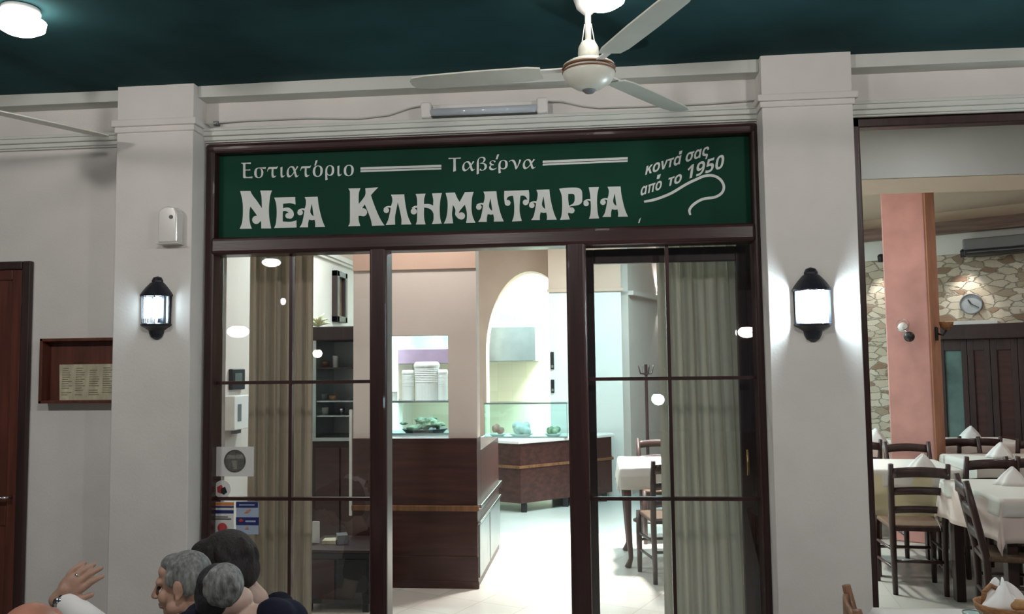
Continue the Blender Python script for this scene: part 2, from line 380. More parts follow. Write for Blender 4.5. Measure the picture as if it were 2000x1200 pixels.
# canopy ceiling and the pavement
mb = MB()
mb.sheet(lambda u, v: Vector((-9+18*u, -13+13*v, CEIL_Z+0.012*math.sin(u*47)*math.sin(v*31+1)+(0.0 if v < .995 else 0))), 90, 60)
struct('ceiling', mb, M['canopy'], smooth=True, solid=0.01)
struct('ground', MB().box(-12, 12, -18, 0.0, STREET_Z-0.2, STREET_Z), M['paving'])
struct('floor', MB().box(-2.75, 1.0, 0.0, 3.75, -0.2, 0.0), M['floor'])
struct('floor_back', MB().box(-2.75, 1.0, 3.75, 8.2, -0.2, 0.0), M['greyfloor'])  # rear part of the floor, in a grey-green tile tone
struct('floor_dining', MB().box(1.0, 6.5, 0.0, 8.2, -0.2, 0.0), M['dfloor'])

# shopfront frame
def frame_bar(m, x0, x1, z0, z1, y0=-0.025, y1=0.11): m.box(x0, x1, y0, y1, z0, z1)
XP = [(XL, X(417, 800, 0)), (X(723, 600, 0), X(757, 600, 0)), (X(1107, 600, 0), X(1146, 600, 0)), (X(1475, 600, 0), XR)]
mb = MB()
for a, b in XP: frame_bar(mb, a, b, STREET_Z, ZT if a in (XP[0][0], XP[3][0]) else ZB0+0.03)
fr = struct('door_frame', mb, M['frame'], bevel=0.02, seg=3)
mb = MB(); frame_bar(mb, XL+0.004, XR-0.004, ZTI, ZT-0.001, -0.03, 0.11); frame_bar(mb, XL+0.03, XR-0.02, ZB0, ZB1, -0.03, 0.11)
obj('rail', mb, M['framex'], fr, bevel=0.02, seg=3)
mb = MB(); frame_bar(mb, XP[0][1]-0.01, XP[1][0]+0.01, 0.0, 0.12, 0, 0.1); frame_bar(mb, XP[2][1]-0.01, XP[3][0]+0.01, 0, 0.12, 0, 0.1); mb.box(XL, XR, 0, 0.11, -0.18, 0.01)
obj('bottom_rail', mb, M['framex'], fr, bevel=0.008)

# the two glazed sides: window_1 (left) and window_2 (right)
def glazing(name, x0, x1, xm, ym1, ym2, pxc):
    g = struct(name, MB().box(x0-0.012, x1+0.012, 0.045, 0.0465, 0.11, ZB0+0.01), M['glass'])
    b = MB()
    r = 0.0085
    b.box(xm-r, xm+r, 0.028, 0.062, 0.11, ZB0)
    for y in (ym1, ym2):
        z = Zc(pxc, y, 0.045); b.box(x0, x1, 0.03, 0.06, z-r, z+r)
    obj('muntin', b, M['frame'], g)
    return g
w1 = glazing('window_1', XP[0][1], XP[1][0], X(569, 800, 0.045), 747, 974.5, 570)
w2 = glazing('window_2', XP[2][1], XP[3][0], X(1309, 800, 0.045), 739.5, 974.5, 1310)
# glass leaf slid open behind the right glazing
def leaf():
    x0, x1 = X(1143, 700, 0.16), X(1462, 700, 0.16)
    st = X(1163, 700, 0.16)-x0
    b = MB().box(x0, x0+st, 0.14, 0.18, 0.02, ZB0).box(x1-st, x1, 0.14, 0.18, 0.02, ZB0)
    b.box(x0+st, x1-st, 0.14, 0.18, Zc(1220, 515, 0.16), ZB0).box(x0+st, x1-st, 0.14, 0.18, 0.02, 0.14)
    o = struct('door_2', b, M['dark'], bevel=0.004)
    obj('pane', MB().box(x0+st-0.005, x1-st+0.005, 0.159, 0.1605, 0.13, Zc(1220, 514, 0.16)), M['glass'], o)
    h = MB().tube([(x1-st*0.55, 0.14, 1.0), (x1-st*0.55, 0.10, 1.0), (x1-st*0.55, 0.10, 1.12), (x1-st*0.55, 0.14, 1.12)], 0.006, 8)
    obj('handle', h, M['gold'], o, smooth=True)
leaf()
# frame of the opening into the dining room
b = MB().box(XO0, X(1692, 560, 0.02), 0.02, 0.09, -0.0, ZO).box(XO0, XO1, 0.02, 0.09, Zc(1840, 243, 0.02), ZO+0.003).box(XO1-0.05, XO1, 0.02, 0.09, 0, ZO)
struct('window_3', b, M['frame'], bevel=0.006)

# brown panelled door at the far left
xa, xb = -3.55, X(57, 700, -0.02)
zt = Zc(30, 511, -0.02)
xj = X(40, 700, -0.02)
b = MB().box(xa-0.1, xa, -0.03, 0.0, STREET_Z, zt).box(xj, xb, -0.03, 0.0, STREET_Z, zt).box(xa, xj, -0.03, 0.0, zt-(xb-xj)*0.9, zt)
d = struct('door_1', b, M['dark'], bevel=0.006)
z2 = zt-(xb-xj)*0.9
xs = X(22, 700, -0.01)
b = MB().box(xs, xj-0.003, -0.018, 0.0, STREET_Z, z2).box(xa, xa+0.09, -0.018, 0, STREET_Z, z2).box(xa+0.09, xs, -0.018, 0, z2-0.055, z2).box(xa+0.09, xs, -0.018, 0, 0.75, 0.85).box(xa+0.09, xs, -0.018, 0, STREET_Z, 0)
obj('door_leaf', b, M['door'], d, bevel=0.004)
b = MB().box(xa+0.09, xs, -0.008, 0.0, 0, z2-0.05); obj('door_panel', b, M['door'], d)
b = MB().tube([(xs+0.03, -0.018, 0.9), (xs+0.03, -0.06, 0.9), (xs-0.07, -0.06, 0.9)], 0.008, 8); obj('handle', b, M['chrome'], d, smooth=True)

# ------------------------------------------------------------------ rooms behind
XLW = -2.62
struct('wall_left', MB().box(XLW-0.1, XLW, 0.25, 8.2, 0, ROOM_Z), M['cream_wall'])
zc = Zc(700, 515, 4.6)
b = MB().box(XLW, XLW+0.05, 0.25, 8.0, zc-0.03, zc+0.02).box(XLW, XLW+0.03, 0.25, 8.0, zc-0.06, zc-0.03)
struct('trim_4', b, M['cream_wall'], bevel=0.006)
struct('trim_5', MB().box(XLW, XLW+0.012, 0.25, 8.0, zc+0.02, ROOM_Z), M['peach'])
struct('wall_kitchen_back', MB().box(-2.75, 1.2, 7.6, 7.75, 0, ROOM_Z), M['ktile'])
struct('ceiling_hall', MB().box(-2.75, 1.0, 0.25, 8.2, ROOM_Z, ROOM_Z+0.1), M['rceil'])
struct('ceiling_dining', MB().box(1.0, 6.5, 0.25, 8.2, ROOM_Z, ROOM_Z+0.1), M['pceil'])
struct('wall_dining_right', MB().box(6.4, 6.5, 0.25, 6.0, 0, ROOM_Z), M['pink'])

# partition: wood panelling below, plaster with a pass-through above
YP = 1.8
px0 = X(690, 900, YP)
px1 = X(932, 800, YP)
zw = Zc(845, 856, YP)
xo0, xo1 = X(736, 750, YP), X(875.5, 750, YP)
zo1 = Zc(840, 655, YP)
YK = P(950, 700, YP).y
b = MB().box(px0, xo0, YP, YP+0.14, zw, ROOM_Z).box(xo0, xo1, YP, YP+0.14, zo1, ROOM_Z).box(xo1, px1, YP, YP+0.14, zw, ROOM_Z)
struct('wall_partition', b, M['cream_wall'])
zpb = Zc(845, 526, YP)
struct('trim_6', MB().box(px0, px1, YP-0.015, YP, zpb, ROOM_Z), M['peach'])
def partition_base():
    o = empty('service_counter', 'dark wood panelled counter under the plaster partition inside the open door', 'counter', ((px0+px1)/2, YP+0.6, 0))
    y1 = YP+1.25
    obj('body', MB().box(px0, px1, YP-0.03, YP+0.16, 0.0, zw).box(px1-0.42, px1, YP+0.16, y1, 0.0, zw-0.10), M['panel'], o, bevel=0.004)
    zr = Zc(845, 991, YP)
    obj('rail', MB().box(px0, px1+0.012, YP-0.05, YP-0.03, zr-0.022, zr+0.018), M['honey'], o, bevel=0.006)
    obj('plinth', MB().box(px0, px1+0.004, YP-0.038, YP-0.03, 0.0, Zc(845, 1085, YP)).box(px0, px1+0.01, YP-0.045, YP-0.03, 0.0, 0.05), M['panel'], o, bevel=0.004)
    obj('side_rail', MB().box(px1, px1+0.03, YP-0.02, y1, zr-0.01, zr+0.022), M['chrome'], o, bevel=0.005)  # chrome finish imitates the glare on the wooden side rails
    obj('lower_side_rail', MB().box(px1, px1+0.022, YP-0.02, y1, zr-0.115, zr-0.095), M['chrome'], o, bevel=0.004)
    obj('side_panel', MB().box(px1, px1+0.01, YP+0.02, YP+0.55, 0.06, zr-0.13).box(px1, px1+0.01, YP+0.6, y1, 0.06, zr-0.13), M['steel'], o, bevel=0.003)  # steel finish imitates the floor mirrored in the wood panels
partition_base()

# arch wall across the kitchen
YA = 6.2
def arch_wall():
    xl, xr = X(950, 750, YA), X(1128, 750, YA)
    cx = (xl+xr)/2; rx = (xr-xl)/2; zs = Zc(950, 690, YA); zp = Zc(1035, 530, YA)
    pl = X(896, 700, YA); y0, y1 = YA, YA+0.3
    arc = [(cx-rx*math.cos(PI*i/28), zs+(zp-zs)*math.sin(PI*i/28)) for i in range(29)]
    b = MB(); b.box(pl, xl, y0, y1, 0, ROOM_Z).box(xr, xr+0.1, y0, y1, 0, ROOM_Z)
    for (ax, az), (bx, bz) in zip(arc, arc[1:]):
        q = [(ax, az), (bx, bz), (bx, ROOM_Z), (ax, ROOM_Z)]
        b.prism([(x, y0, z) for x, z in q], [(x, y1, z) for x, z in q])
    struct('wall_arch', b, mat('arch_paint', (0.43, 0.285, 0.225), 0.8, 0.04, 3))
arch_wall()
# pale pillar right of the arch
PY = 5.9
pa, pb = X(1073, 650, PY), X(1214, 650, PY)
struct('pillar', MB().box(pa, pb, PY, PY+0.29, 0, ROOM_Z), M['white_wall'])
zz = Zc(1190, 566, PY)
struct('trim_7', MB().box(pa-0.02, pb+0.03, PY-0.03, PY, zz-0.02, zz+0.02).box(pa-0.005, pb+0.004, PY-0.01, PY, zz+0.02, ROOM_Z), M['peach'], bevel=0.004)
# wall running back from the pillar
ang_a = Vector((pb, 6.15)); ang_b = Vector((pb+0.70, 7.9)); dv = (ang_b-ang_a).normalized(); nv = Vector((-dv.y, dv.x))
def slab(m, z0, z1, t0, t1, s0=0.0, s1=1.0):
    a = ang_a.lerp(ang_b, s0); c = ang_a.lerp(ang_b, s1)
    q = [a+nv*t1, c+nv*t1, c-nv*t0, a-nv*t0]
    m.prism([(p.x, p.y, z0) for p in q], [(p.x, p.y, z1) for p in q]); return m
struct('wall_passage', slab(MB(), 0, ROOM_Z, 0.1, 0.0), M['cream_wall'])
struct('trim_8', slab(MB(), zz-0.05, zz, 0.17, 0.0), M['cream_wall'])
# plain dark panel beside the right curtain
struct('wall_panel', MB().box(X(1436, 800, 0.55), 1.25, 0.5, 0.56, 0, ROOM_Z), M['dark'])

# dining room beams, crown and pink pillar
b = MB(); ya, yb = 1.9, 2.45
n = 24; zb0 = Zc(1700, 352, ya); zbm = Zc(1880, 345, ya)
pts = []
for i in range(n+1):
    x = 1.0+5.5*i/n; pts.append((x, zbm-(zbm-zb0)*((x-X(1880, 345, ya))/1.0)**2*0.35))
ring = pts+[(6.5, ROOM_Z), (1.0, ROOM_Z)]
b.prism([(x, ya, z) for x, z in ring], [(x, yb, z) for x, z in ring]); bmesh.ops.triangulate(b.b, faces=[f for f in b.b.faces if len(f.verts) > 4])
struct('beam_front', b, M['pceil'])
struct('beam_face', MB().prism([(x, ya-0.012, z+0.004) for x, z in ring], [(x, ya, z+0.004) for x, z in ring]), mat('pale_grey_paint', (0.56, 0.61, 0.61), 0.8, 0.03, 3))
# the back of the dining room runs at an angle: everything on it is laid out on a straight wall and turned with it
BACK_ANG = R(-32)
BACK_PIV = P(1890, 700, 5.6); BACK_PIV.z = 0
BACK_T = Matrix.Translation(BACK_PIV) @ Matrix.Rotation(BACK_ANG, 4, 'Z') @ Matrix.Translation(Vector((-BACK_PIV.x, -6.0, 0)))
BACK_I = BACK_T.inverted()
def BP(px, py, Y):
    e = BACK_I @ EYE; d = BACK_I.to_3x3() @ ray(px, py); return e+d*((Y-e.y)/d.y)
def turned(o): o.matrix_world = BACK_T @ (Matrix.Translation(o.location) if o.parent is None else Matrix()); return o
BX = lambda px, py, Y: BP(px, py, Y).x
BZ = lambda px, py, Y: BP(px, py, Y).z
zcr0, zcr1 = BZ(1900, 452, 5.9), BZ(1900, 428, 5.9)
bl0, bl1 = BX(1450, 700, 6.0), BX(2200, 700, 6.0)
turned(struct('wall_dining_back', MB().box(bl0, bl1, 6.0, 6.2, 0, ROOM_Z), M['stone']))
turned(struct('trim_9', MB().box(bl0, bl1, 5.86, 6.0, zcr0, zcr1), M['crown']))
turned(struct('trim_10', MB().box(bl0, bl1, 5.97, 6.0, BZ(1860, 497, 5.97), zcr0), M['white_wall']))
turned(struct('trim_11', MB().box(bl0, bl1, 5.95, 6.0, zcr1, ROOM_Z), M['pceil']))
YQ = 3.35
COL_ANG = R(-30)
ca, cb = P(1732, 650, YQ+0.18), P(1811, 650, YQ+0.0)
cw = (cb-ca).length; cw = abs(X(1811, 650, YQ+0.1)-X(1733, 650, YQ+0.1))/math.cos(COL_ANG)*0.90
cm = P(1772, 650, YQ+0.1)
COL_T = Matrix.Translation((cm.x, cm.y, 0)) @ Matrix.Rotation(COL_ANG, 4, 'Z')
o = struct('column', MB().box(-cw/2, cw/2, 0, 0.46, 0, ROOM_Z), M['pink'], bevel=0.01); o.matrix_world = COL_T
o = struct('trim_12', MB().box(cw/2-0.004, cw/2+0.012, 0.012, 0.47, 0, ROOM_Z), M['orange']); o.matrix_world = COL_T

# ================================================================== THE SIGN
YS = 0.035
sx0, sx1 = XP[0][1]-0.01, XP[3][0]+0.01
sz0, sz1 = ZB1-0.01, ZTI+0.01
sign = empty('shop_sign', 'long dark green taverna sign with white Greek lettering above the entrance', 'sign', ((sx0+sx1)/2, YS, sz0))
obj('sign_panel', MB().box(sx0, sx1, YS, YS+0.02, sz0, sz1), M['green'], sign)
def curve_mesh(splines=None, text=None, offset=0.0):
    """Filled flat mesh from outlines (holes by even-odd) or from text; vertices in its own plane."""
    if text is not None:
        cu = bpy.data.curves.new('t', 'FONT'); cu.body = text; cu.offset = offset
    else:
        cu = bpy.data.curves.new('t', 'CURVE'); cu.dimensions = '2D'; cu.fill_mode = 'BOTH'
        for pts in splines:
            sp = cu.splines.new('POLY'); sp.points.add(len(pts)-1); sp.use_cyclic_u = True
            for p, q in zip(sp.points, pts): p.co = (q[0], q[1], 0, 1)
    o = bpy.data.objects.new('t', cu); COL.objects.link(o)
    me = bpy.data.meshes.new_from_object(o.evaluated_get(bpy.context.evaluated_depsgraph_get()))
    vs = [(v.co.x, v.co.y) for v in me.vertices]; fs = [tuple(p.vertices) for p in me.polygons]
    bpy.data.objects.remove(o); bpy.data.curves.remove(cu); bpy.data.meshes.remove(me)
    return vs, fs
def add_flat(mb, vs, fs, fn):
    vv = [mb.b.verts.new(fn(x, y)) for x, y in vs]
    for f in fs:
        try: mb.b.faces.new([vv[i] for i in f])
        except ValueError: pass
def smooth_outline(pts, n=4, corner=48):
    """Catmull-Rom through the points, kept sharp at the corners."""
    N = len(pts); V = [Vector(p) for p in pts]; sharp = []
    for i in range(N):
        a = V[i]-V[i-1]; b = V[(i+1) % N]-V[i]
        sharp.append(a.length < 1e-6 or b.length < 1e-6 or math.degrees(a.angle(b)) > corner)
    out = []
    for i in range(N):
        p1, p2 = V[i], V[(i+1) % N]
        p0 = p1-(p2-p1)*0.5 if sharp[i] else V[i-1]; p3 = p2+(p2-p1)*0.5 if sharp[(i+1) % N] else V[(i+2) % N]
        for k in range(n):
            t = k/n
            out.append(tuple(0.5*(2*p1+(p2-p0)*t+(2*p0-5*p1+4*p2-p3)*t*t+(3*p1-p0-3*p2+p3)*t**3)))
    return out
def disc(cx, cy, r, n=24): return [(cx+r*math.cos(2*PI*i/n), cy+r*math.sin(2*PI*i/n)) for i in range(n)]
def stroke(pts):
    """A tapering brush stroke: (x, y, width) points."""
    V = [Vector(p[:2]) for p in pts]; L = []; Rr = []
    for i, p in enumerate(pts):
        t = (V[min(i+1, len(V)-1)]-V[max(i-1, 0)]).normalized(); nn = Vector((-t.y, t.x))*p[2]/2
        L.append(tuple(V[i]+nn)); Rr.append(tuple(V[i]-nn))
    return smooth_outline(L+Rr[::-1], 4, 60)
GA = ([(1350, 352), (1605, 345), (1622, 500), (1660, 680), (1700, 820), (1750, 935), (1555, 938), (1558, 870), (1545, 795), (1490, 802), (1435, 790), (1420, 860), (1418, 942), (1250, 942), (1295, 870), (1325, 750), (1342, 640), (1348, 590), (1370, 510), (1375, 420)],
      [(1490, 480), (1508, 600), (1525, 725), (1490, 700), (1460, 640), (1475, 540)])
CURL_A = ([(1365, 600, 40), (1310, 588, 32), (1262, 598, 30), (1228, 630, 44)], (1262, 655, 54))
def sh(pts, dx, dy): return [(p[0]+dx, p[1]+dy)+tuple(p[2:]) for p in pts]
GLYPHS = []                                       # (origin in the frame, list of pieces); ten units to a pixel
def letter_a(ox, dx, dy):
    GLYPHS.append((ox, [[smooth_outline(sh(GA[0], dx, dy)), smooth_outline(sh(GA[1], dx, dy))], [stroke(sh(CURL_A[0], dx, dy))], [disc(CURL_A[1][0]+dx, CURL_A[1][1]+dy, CURL_A[1][2])]]))
GLYPHS.append((460, [[smooth_outline([(90, 235), (290, 232), (330, 310), (420, 430), (515, 570), (512, 450), (505, 330), (482, 225), (712, 222), (680, 320), (662, 450), (652, 600), (660, 760), (680, 880), (697, 965), (503, 965), (500, 830), (460, 810), (420, 715), (340, 600), (288, 535), (272, 640), (272, 780), (290, 890), (320, 970), (80, 972), (125, 860), (142, 720), (145, 560), (130, 400)])], [disc(405, 797, 80)]]))
GLYPHS.append((460, [[smooth_outline([(755, 362), (1165, 350), (1172, 500), (1120, 480), (1050, 470), (930, 482), (924, 590), (922, 830), (1050, 835), (1130, 825), (1190, 803), (1192, 945), (752, 957), (785, 880), (800, 760), (805, 640), (795, 500), (780, 430)])], [stroke([(905, 610, 50), (960, 592, 62), (1030, 600, 84), (1088, 650, 84), (1108, 705, 62), (1085, 748, 44), (1040, 756, 40)])], [disc(1026, 715, 54)]]))
letter_a(460, 0, 0)
GLYPHS.append((670, [[smooth_outline([(100, 182), (342, 178), (315, 250), (305, 350), (308, 485), (400, 370), (438, 290), (435, 178), (685, 163), (610, 240), (545, 315), (600, 480), (680, 680), (745, 810), (808, 905), (565, 912), (545, 800), (490, 650), (425, 495), (375, 565), (320, 620), (305, 700), (305, 800), (337, 915), (100, 923), (130, 860), (135, 740), (135, 300), (128, 230)])], [disc(392, 648, 79)], [[(300, 600), (360, 560), (420, 620), (400, 720), (300, 715)]]]))
GLYPHS.append((670, [[smooth_outline([(935, 305), (1195, 298), (1205, 400), (1230, 560), (1265, 720), (1337, 885), (1138, 890), (1140, 780), (1110, 620), (1070, 450), (1040, 600), (1015, 740), (1018, 890), (833, 898), (880, 800), (915, 660), (935, 540), (962, 440), (958, 360)])], [stroke([(955, 548, 40), (890, 540, 30), (845, 552, 32), (808, 590, 44)])], [disc(845, 610, 54)]]))
GLYPHS.append((670, [[smooth_outline([(1418, 290), (1612, 285), (1585, 380), (1580, 480), (1582, 560), (1580, 700), (1590, 800), (1612, 885), (1422, 888), (1445, 800), (1448, 640), (1448, 420), (1438, 350)])], [smooth_outline([(1738, 280), (1932, 272), (1905, 380), (1890, 520), (1890, 660), (1900, 780), (1927, 870), (1735, 878), (1765, 800), (1768, 700), (1760, 500), (1762, 400)])], [smooth_outline([(1570, 490), (1660, 486), (1720, 500), (1775, 535), (1795, 620), (1780, 720), (1745, 630), (1680, 575), (1570, 552)])], [stroke([(1460, 540, 40), (1405, 545, 42), (1360, 585, 60)])], [disc(1382, 632, 60)]]))
GLYPHS.append((850, [[smooth_outline([(203, 270), (385, 262), (430, 370), (478, 445), (530, 350), (580, 255), (752, 248), (720, 360), (710, 500), (712, 620), (735, 740), (787, 855), (603, 858), (618, 760), (615, 640), (580, 500), (520, 570), (465, 650), (470, 770), (430, 750), (390, 690), (395, 600), (345, 500), (335, 600), (328, 700), (352, 865), (168, 870), (215, 760), (240, 600), (240, 430)])], [disc(512, 720, 71)], [[(400, 690), (460, 660), (520, 700), (510, 790), (450, 775)]]]))
letter_a(850, 940-1350, 245-352)
GLYPHS.append((850, [[smooth_outline([(1350, 232), (1828, 215), (1838, 330), (1828, 470), (1795, 440), (1795, 390), (1760, 340), (1720, 322), (1665, 325), (1655, 420), (1648, 560), (1655, 680), (1692, 820), (1498, 830), (1535, 720), (1545, 560), (1535, 430), (1520, 325), (1450, 335), (1405, 370), (1392, 420), (1392, 500), (1360, 480), (1346, 360)])], [disc(1414, 465, 58)], [disc(1766, 455, 56)]]))
letter_a(1040, 75-1350, 210-352)
GLYPHS.append((1040, [[smooth_outline([(520, 187), (640, 172), (850, 168), (930, 190), (968, 250), (972, 400), (960, 460), (900, 505), (790, 525), (715, 540), (765, 560), (740, 660), (692, 662), (700, 710), (730, 790), (538, 797), (565, 720), (578, 600), (578, 440), (565, 300)]), smooth_outline([(698, 290), (790, 290), (820, 320), (822, 420), (790, 480), (712, 522), (698, 400)])], [disc(762, 612, 60)]]))
GLYPHS.append((1040, [[smooth_outline([(1098, 162), (1298, 155), (1270, 280), (1260, 430), (1268, 600), (1280, 690), (1302, 768), (1103, 775), (1130, 690), (1140, 560), (1135, 440), (1125, 300)])], [stroke([(1140, 412, 38), (1085, 405, 30), (1040, 420, 32), (1008, 455, 42)])], [disc(1048, 478, 53)]]))
letter_a(1040, 1465-1350, 150-352)
NEA, KLI = MB(), MB()
for i, (ox, pieces) in enumerate(GLYPHS):
    for k, pc in enumerate(pieces):
        vs, fs = curve_mesh([[(x, -y) for x, y in ring] for ring in pc])
        add_flat(NEA if i < 3 else KLI, vs, fs, lambda x, y, ox=ox, k=k: P(ox+x/10.0, 350-y/10.0, YS-0.0015-0.0004*k))
obj('name_lettering', NEA, M['letter'], sign, recalc=False)
obj('name_lettering', KLI, M['letter'], sign, recalc=False)
def text_on(mb, s, a, b, cap, offset=0.0, marks=(), Y=YS-0.0015, slant=0.0):
    """Text between two pixels of a baseline; cap = height in pixels of the first glyph."""
    vs, fs = curve_mesh(text=s, offset=offset)
    c0, _ = curve_mesh(text=s[0], offset=offset)
    x0 = min(v[0] for v in vs); x1 = max(v[0] for v in vs); h = max(v[1] for v in c0)
    def fn(x, y):
        t = (x-x0)/(x1-x0); return P(a[0]+(b[0]-a[0])*t+slant*y/h, a[1]+(b[1]-a[1])*t-y/h*cap, Y)
    add_flat(mb, vs, fs, fn)
def ser(s):
    """Serif Greek letters."""
    o = ''
    low = 'αβγδεζηθικλμνξοπρςστυφχψω'
    for ch in s:
        if ch in low: o += chr(0x1D6C2+low.index(ch))
        elif ch == 'Ε': o += chr(0x1D6AC)
        elif ch == 'Τ': o += chr(0x1D6BB)
        else: o += ch
    return o
def san(s):
    o = ''; low = 'αβγδεζηθικλμνξοπρςστυφχψω'
    for ch in s:
        if ch in low: o += chr(0x1D770+low.index(ch))
        elif ch.isdigit(): o += chr(0x1D7EC+int(ch))
        else: o += ch
    return o
def quad(mb, pts, Y): mb.b.faces.new([mb.b.verts.new(P(x, y, Y)) for x, y in pts])
YT = YS-0.0015
mb = MB(); text_on(mb, ser('Εστιατοριο'), (471, 348.5), (691, 343.5), 31, -0.003)
quad(mb, [(614, 323.5), (616.5, 313.5), (620.5, 313), (617, 323.3)], YT)
obj('word_lettering', mb, M['letter'], sign, recalc=False)
mb = MB(); text_on(mb, ser('Ταβερνα'), (876, 335.5), (1046, 329.5), 27, -0.003)
quad(mb, [(968, 311.5), (971, 302), (975, 301.5), (971.5, 311.2)], YT)
obj('word_lettering', mb, M['letter'], sign, recalc=False)
for (xa_, ya_, xb_, yb_) in ((704, 327, 862, 322), (1060, 314, 1226, 307)):
    mb = MB()
    quad(mb, [(xa_, ya_), (xb_, yb_), (xb_, yb_+4.6), (xa_, ya_+4.6)], YT); quad(mb, [(xa_, ya_+5.8), (xb_, yb_+5.8), (xb_, yb_+9.2), (xa_, ya_+9.6)], YT)
    obj('double_line', mb, M['letter'], sign, recalc=False)
mb = MB(); text_on(mb, san('κοντα σας'), (1260, 342), (1383, 303), 17.5, slant=3); quad(mb, [(1326, 302), (1327, 295.5), (1333, 294), (1331, 301)], YT)
obj('slogan_lettering', mb, M['letter'], sign, recalc=False)
mb = MB(); text_on(mb, san('απο'), (1250, 383), (1291, 369.5), 18, slant=3); quad(mb, [(1282.5, 350), (1284, 342), (1291, 340), (1288, 349)], YT)
obj('slogan_lettering', mb, M['letter'], sign, recalc=False)
mb = MB(); text_on(mb, san('το'), (1303, 365), (1330, 356), 17, slant=3)
obj('slogan_lettering', mb, M['letter'], sign, recalc=False)
mb = MB(); text_on(mb, san('1950'), (1340, 351), (1412, 328), 27, slant=4)
obj('slogan_lettering', mb, M['letter'], sign, recalc=False)
sw = [(1135, 622), (1190, 612), (1250, 594), (1330, 560), (1430, 500), (1500, 466), (1560, 442), (1620, 441), (1668, 468), (1692, 515), (1678, 560), (1630, 590), (1545, 604), (1482, 640), (1452, 680), (1458, 715)]
vs, fs = curve_mesh([stroke([(940+x/3.571, 220+y/3.571, 5.2 if i not in (0, 15) else 4.0) for i, (x, y) in enumerate(sw)])])
mb = MB(); add_flat(mb, vs, fs, lambda x, y: P(x, y, YT)); obj('swoosh_line', mb, M['letter'], sign, recalc=False)
mb = MB(); quad(mb, [(1246, 436), (1249, 428), (1252, 425), (1249, 436)], YT); obj('scratch', mb, M['letter'], sign, recalc=False)

# ================================================================== LAMPS, FAN, FITTINGS ON THE FRONT
def ceiling_lamp(p, rad, label, m='lamp', group=None, power=0):
    o = empty('ceiling_lamp', label, 'ceiling lamp', (p[0], p[1], CEIL_Z), group)
    obj('mount', MB().lathe((p[0], p[1], CEIL_Z), [(rad*0.75, 0.0), (rad*0.78, -0.018), (rad*0.6, -0.03), (0, -0.03)], 24), M['white'], o, smooth=True)
    obj('bulb', MB().lathe((p[0], p[1], CEIL_Z-0.03), [(rad*0.62, 0), (rad, -0.022), (rad*0.95, -0.05), (rad*0.6, -0.07), (0, -0.078)], 24), M[m], o, smooth=True)
    if power: light('POINT', (p[0], p[1], CEIL_Z-0.16), power, WHITE, 0.06)
    return o
pl = PZ(40, 45, CEIL_Z-0.06); ceiling_lamp(pl, 0.095, 'bright round lamp on the dark canopy above the left pilaster')
pr = PZ(1176, -6, CEIL_Z-0.06); ceiling_lamp(pr, 0.09, 'bright round lamp on the dark canopy just behind the fan rod')
for x, y in PAVE_FILL: ceiling_lamp((x, y), 0.11, 'unseen round fill lamp added on the canopy over the pavement', group='added fill lamps over the pavement')

FY = -0.9
fc = P(1150, 139, FY)
def make_fan(c, ang, label):
    o = empty('ceiling_fan', label, 'fan', c, 'ceiling fans under the canopy')
    x, y, z = c
    obj('motor_housing', MB().lathe((x, y, z), [(0, -0.078), (0.03, -0.078), (0.055, -0.068), (0.088, -0.045), (0.103, -0.018), (0.104, -0.008), (0.096, -0.004), (0.096, 0.004), (0.104, 0.010), (0.102, 0.022), (0.08, 0.036), (0.045, 0.044), (0.0, 0.046)], 40), M['cream'], o, smooth=True)
    obj('trim_ring', MB().lathe((x, y, z), [(0.1035, -0.010), (0.107, -0.006), (0.1035, -0.002)], 40).lathe((x, y, z), [(0.1035, 0.006), (0.107, 0.011), (0.1035, 0.016)], 40), M['honey'], o, smooth=True)
    obj('bottom_cap', MB().lathe((x, y, z-0.076), [(0, -0.014), (0.018, -0.012), (0.03, 0.0), (0.03, 0.004)], 24), M['grey'], o, smooth=True)
    obj('coupling', MB().lathe((x, y, z+0.04), [(0.038, 0), (0.042, 0.03), (0.040, 0.055), (0.028, 0.078), (0.012, 0.086)], 24), M['cream'], o, smooth=True)
    obj('rod', MB().tube([(x, y, z+0.10), (x, y, CEIL_Z-0.04)], 0.0125, 12), M['cream'], o, smooth=True)
    obj('ceiling_cup', MB().lathe((x, y, CEIL_Z-0.075), [(0.014, 0), (0.045, 0.03), (0.06, 0.075)], 24), M['white'], o, smooth=True)
    obj('wire', MB().tube([(x-0.036, y, z+0.085), (x-0.024, y-0.005, z+0.12), (x-0.013, y-0.006, z+0.19)], 0.002, 6), M['cable'], o)
    obj('wire', MB().tube([(x+0.036, y, z+0.085), (x+0.024, y-0.005, z+0.12), (x+0.013, y-0.006, z+0.19)], 0.002, 6), M['cable'], o)
    for k in range(3):
        a = R(ang+120*k); m = Matrix.Rotation(a, 3, 'Z') @ Matrix.Rotation(R(7), 3, 'X')
        b = MB()
        prof = [(0.19, 0.045), (0.24, 0.058), (0.45, 0.062), (0.66, 0.058), (0.72, 0.045), (0.735, 0.02)]
        ring = [Vector((r_, w_, 0)) for r_, w_ in prof]+[Vector((r_, -w_, 0)) for r_, w_ in prof[::-1]]
        b.prism([m @ (p+Vector((0, 0, 0.003)))+Vector((x, y, z+0.006)) for p in ring], [m @ (p-Vector((0, 0, 0.003)))+Vector((x, y, z+0.006)) for p in ring])
        bl = obj('blade', b, M['cream'], o)
        b = MB().obox(Vector((x, y, z+0.012))+m @ Vector((0.155, 0, 0)), (0.13, 0.03, 0.006), m); obj('blade_arm', b, M['white'], bl)
    return o
make_fan(fc, 55, 'cream ceiling fan hanging in front of the sign, at the middle of the frontage')
fl = P(-112, 95, FY); make_fan((fl.x, fl.y, fc.z), 60, 'cream ceiling fan of which only one blade tip shows beside the left lamp')

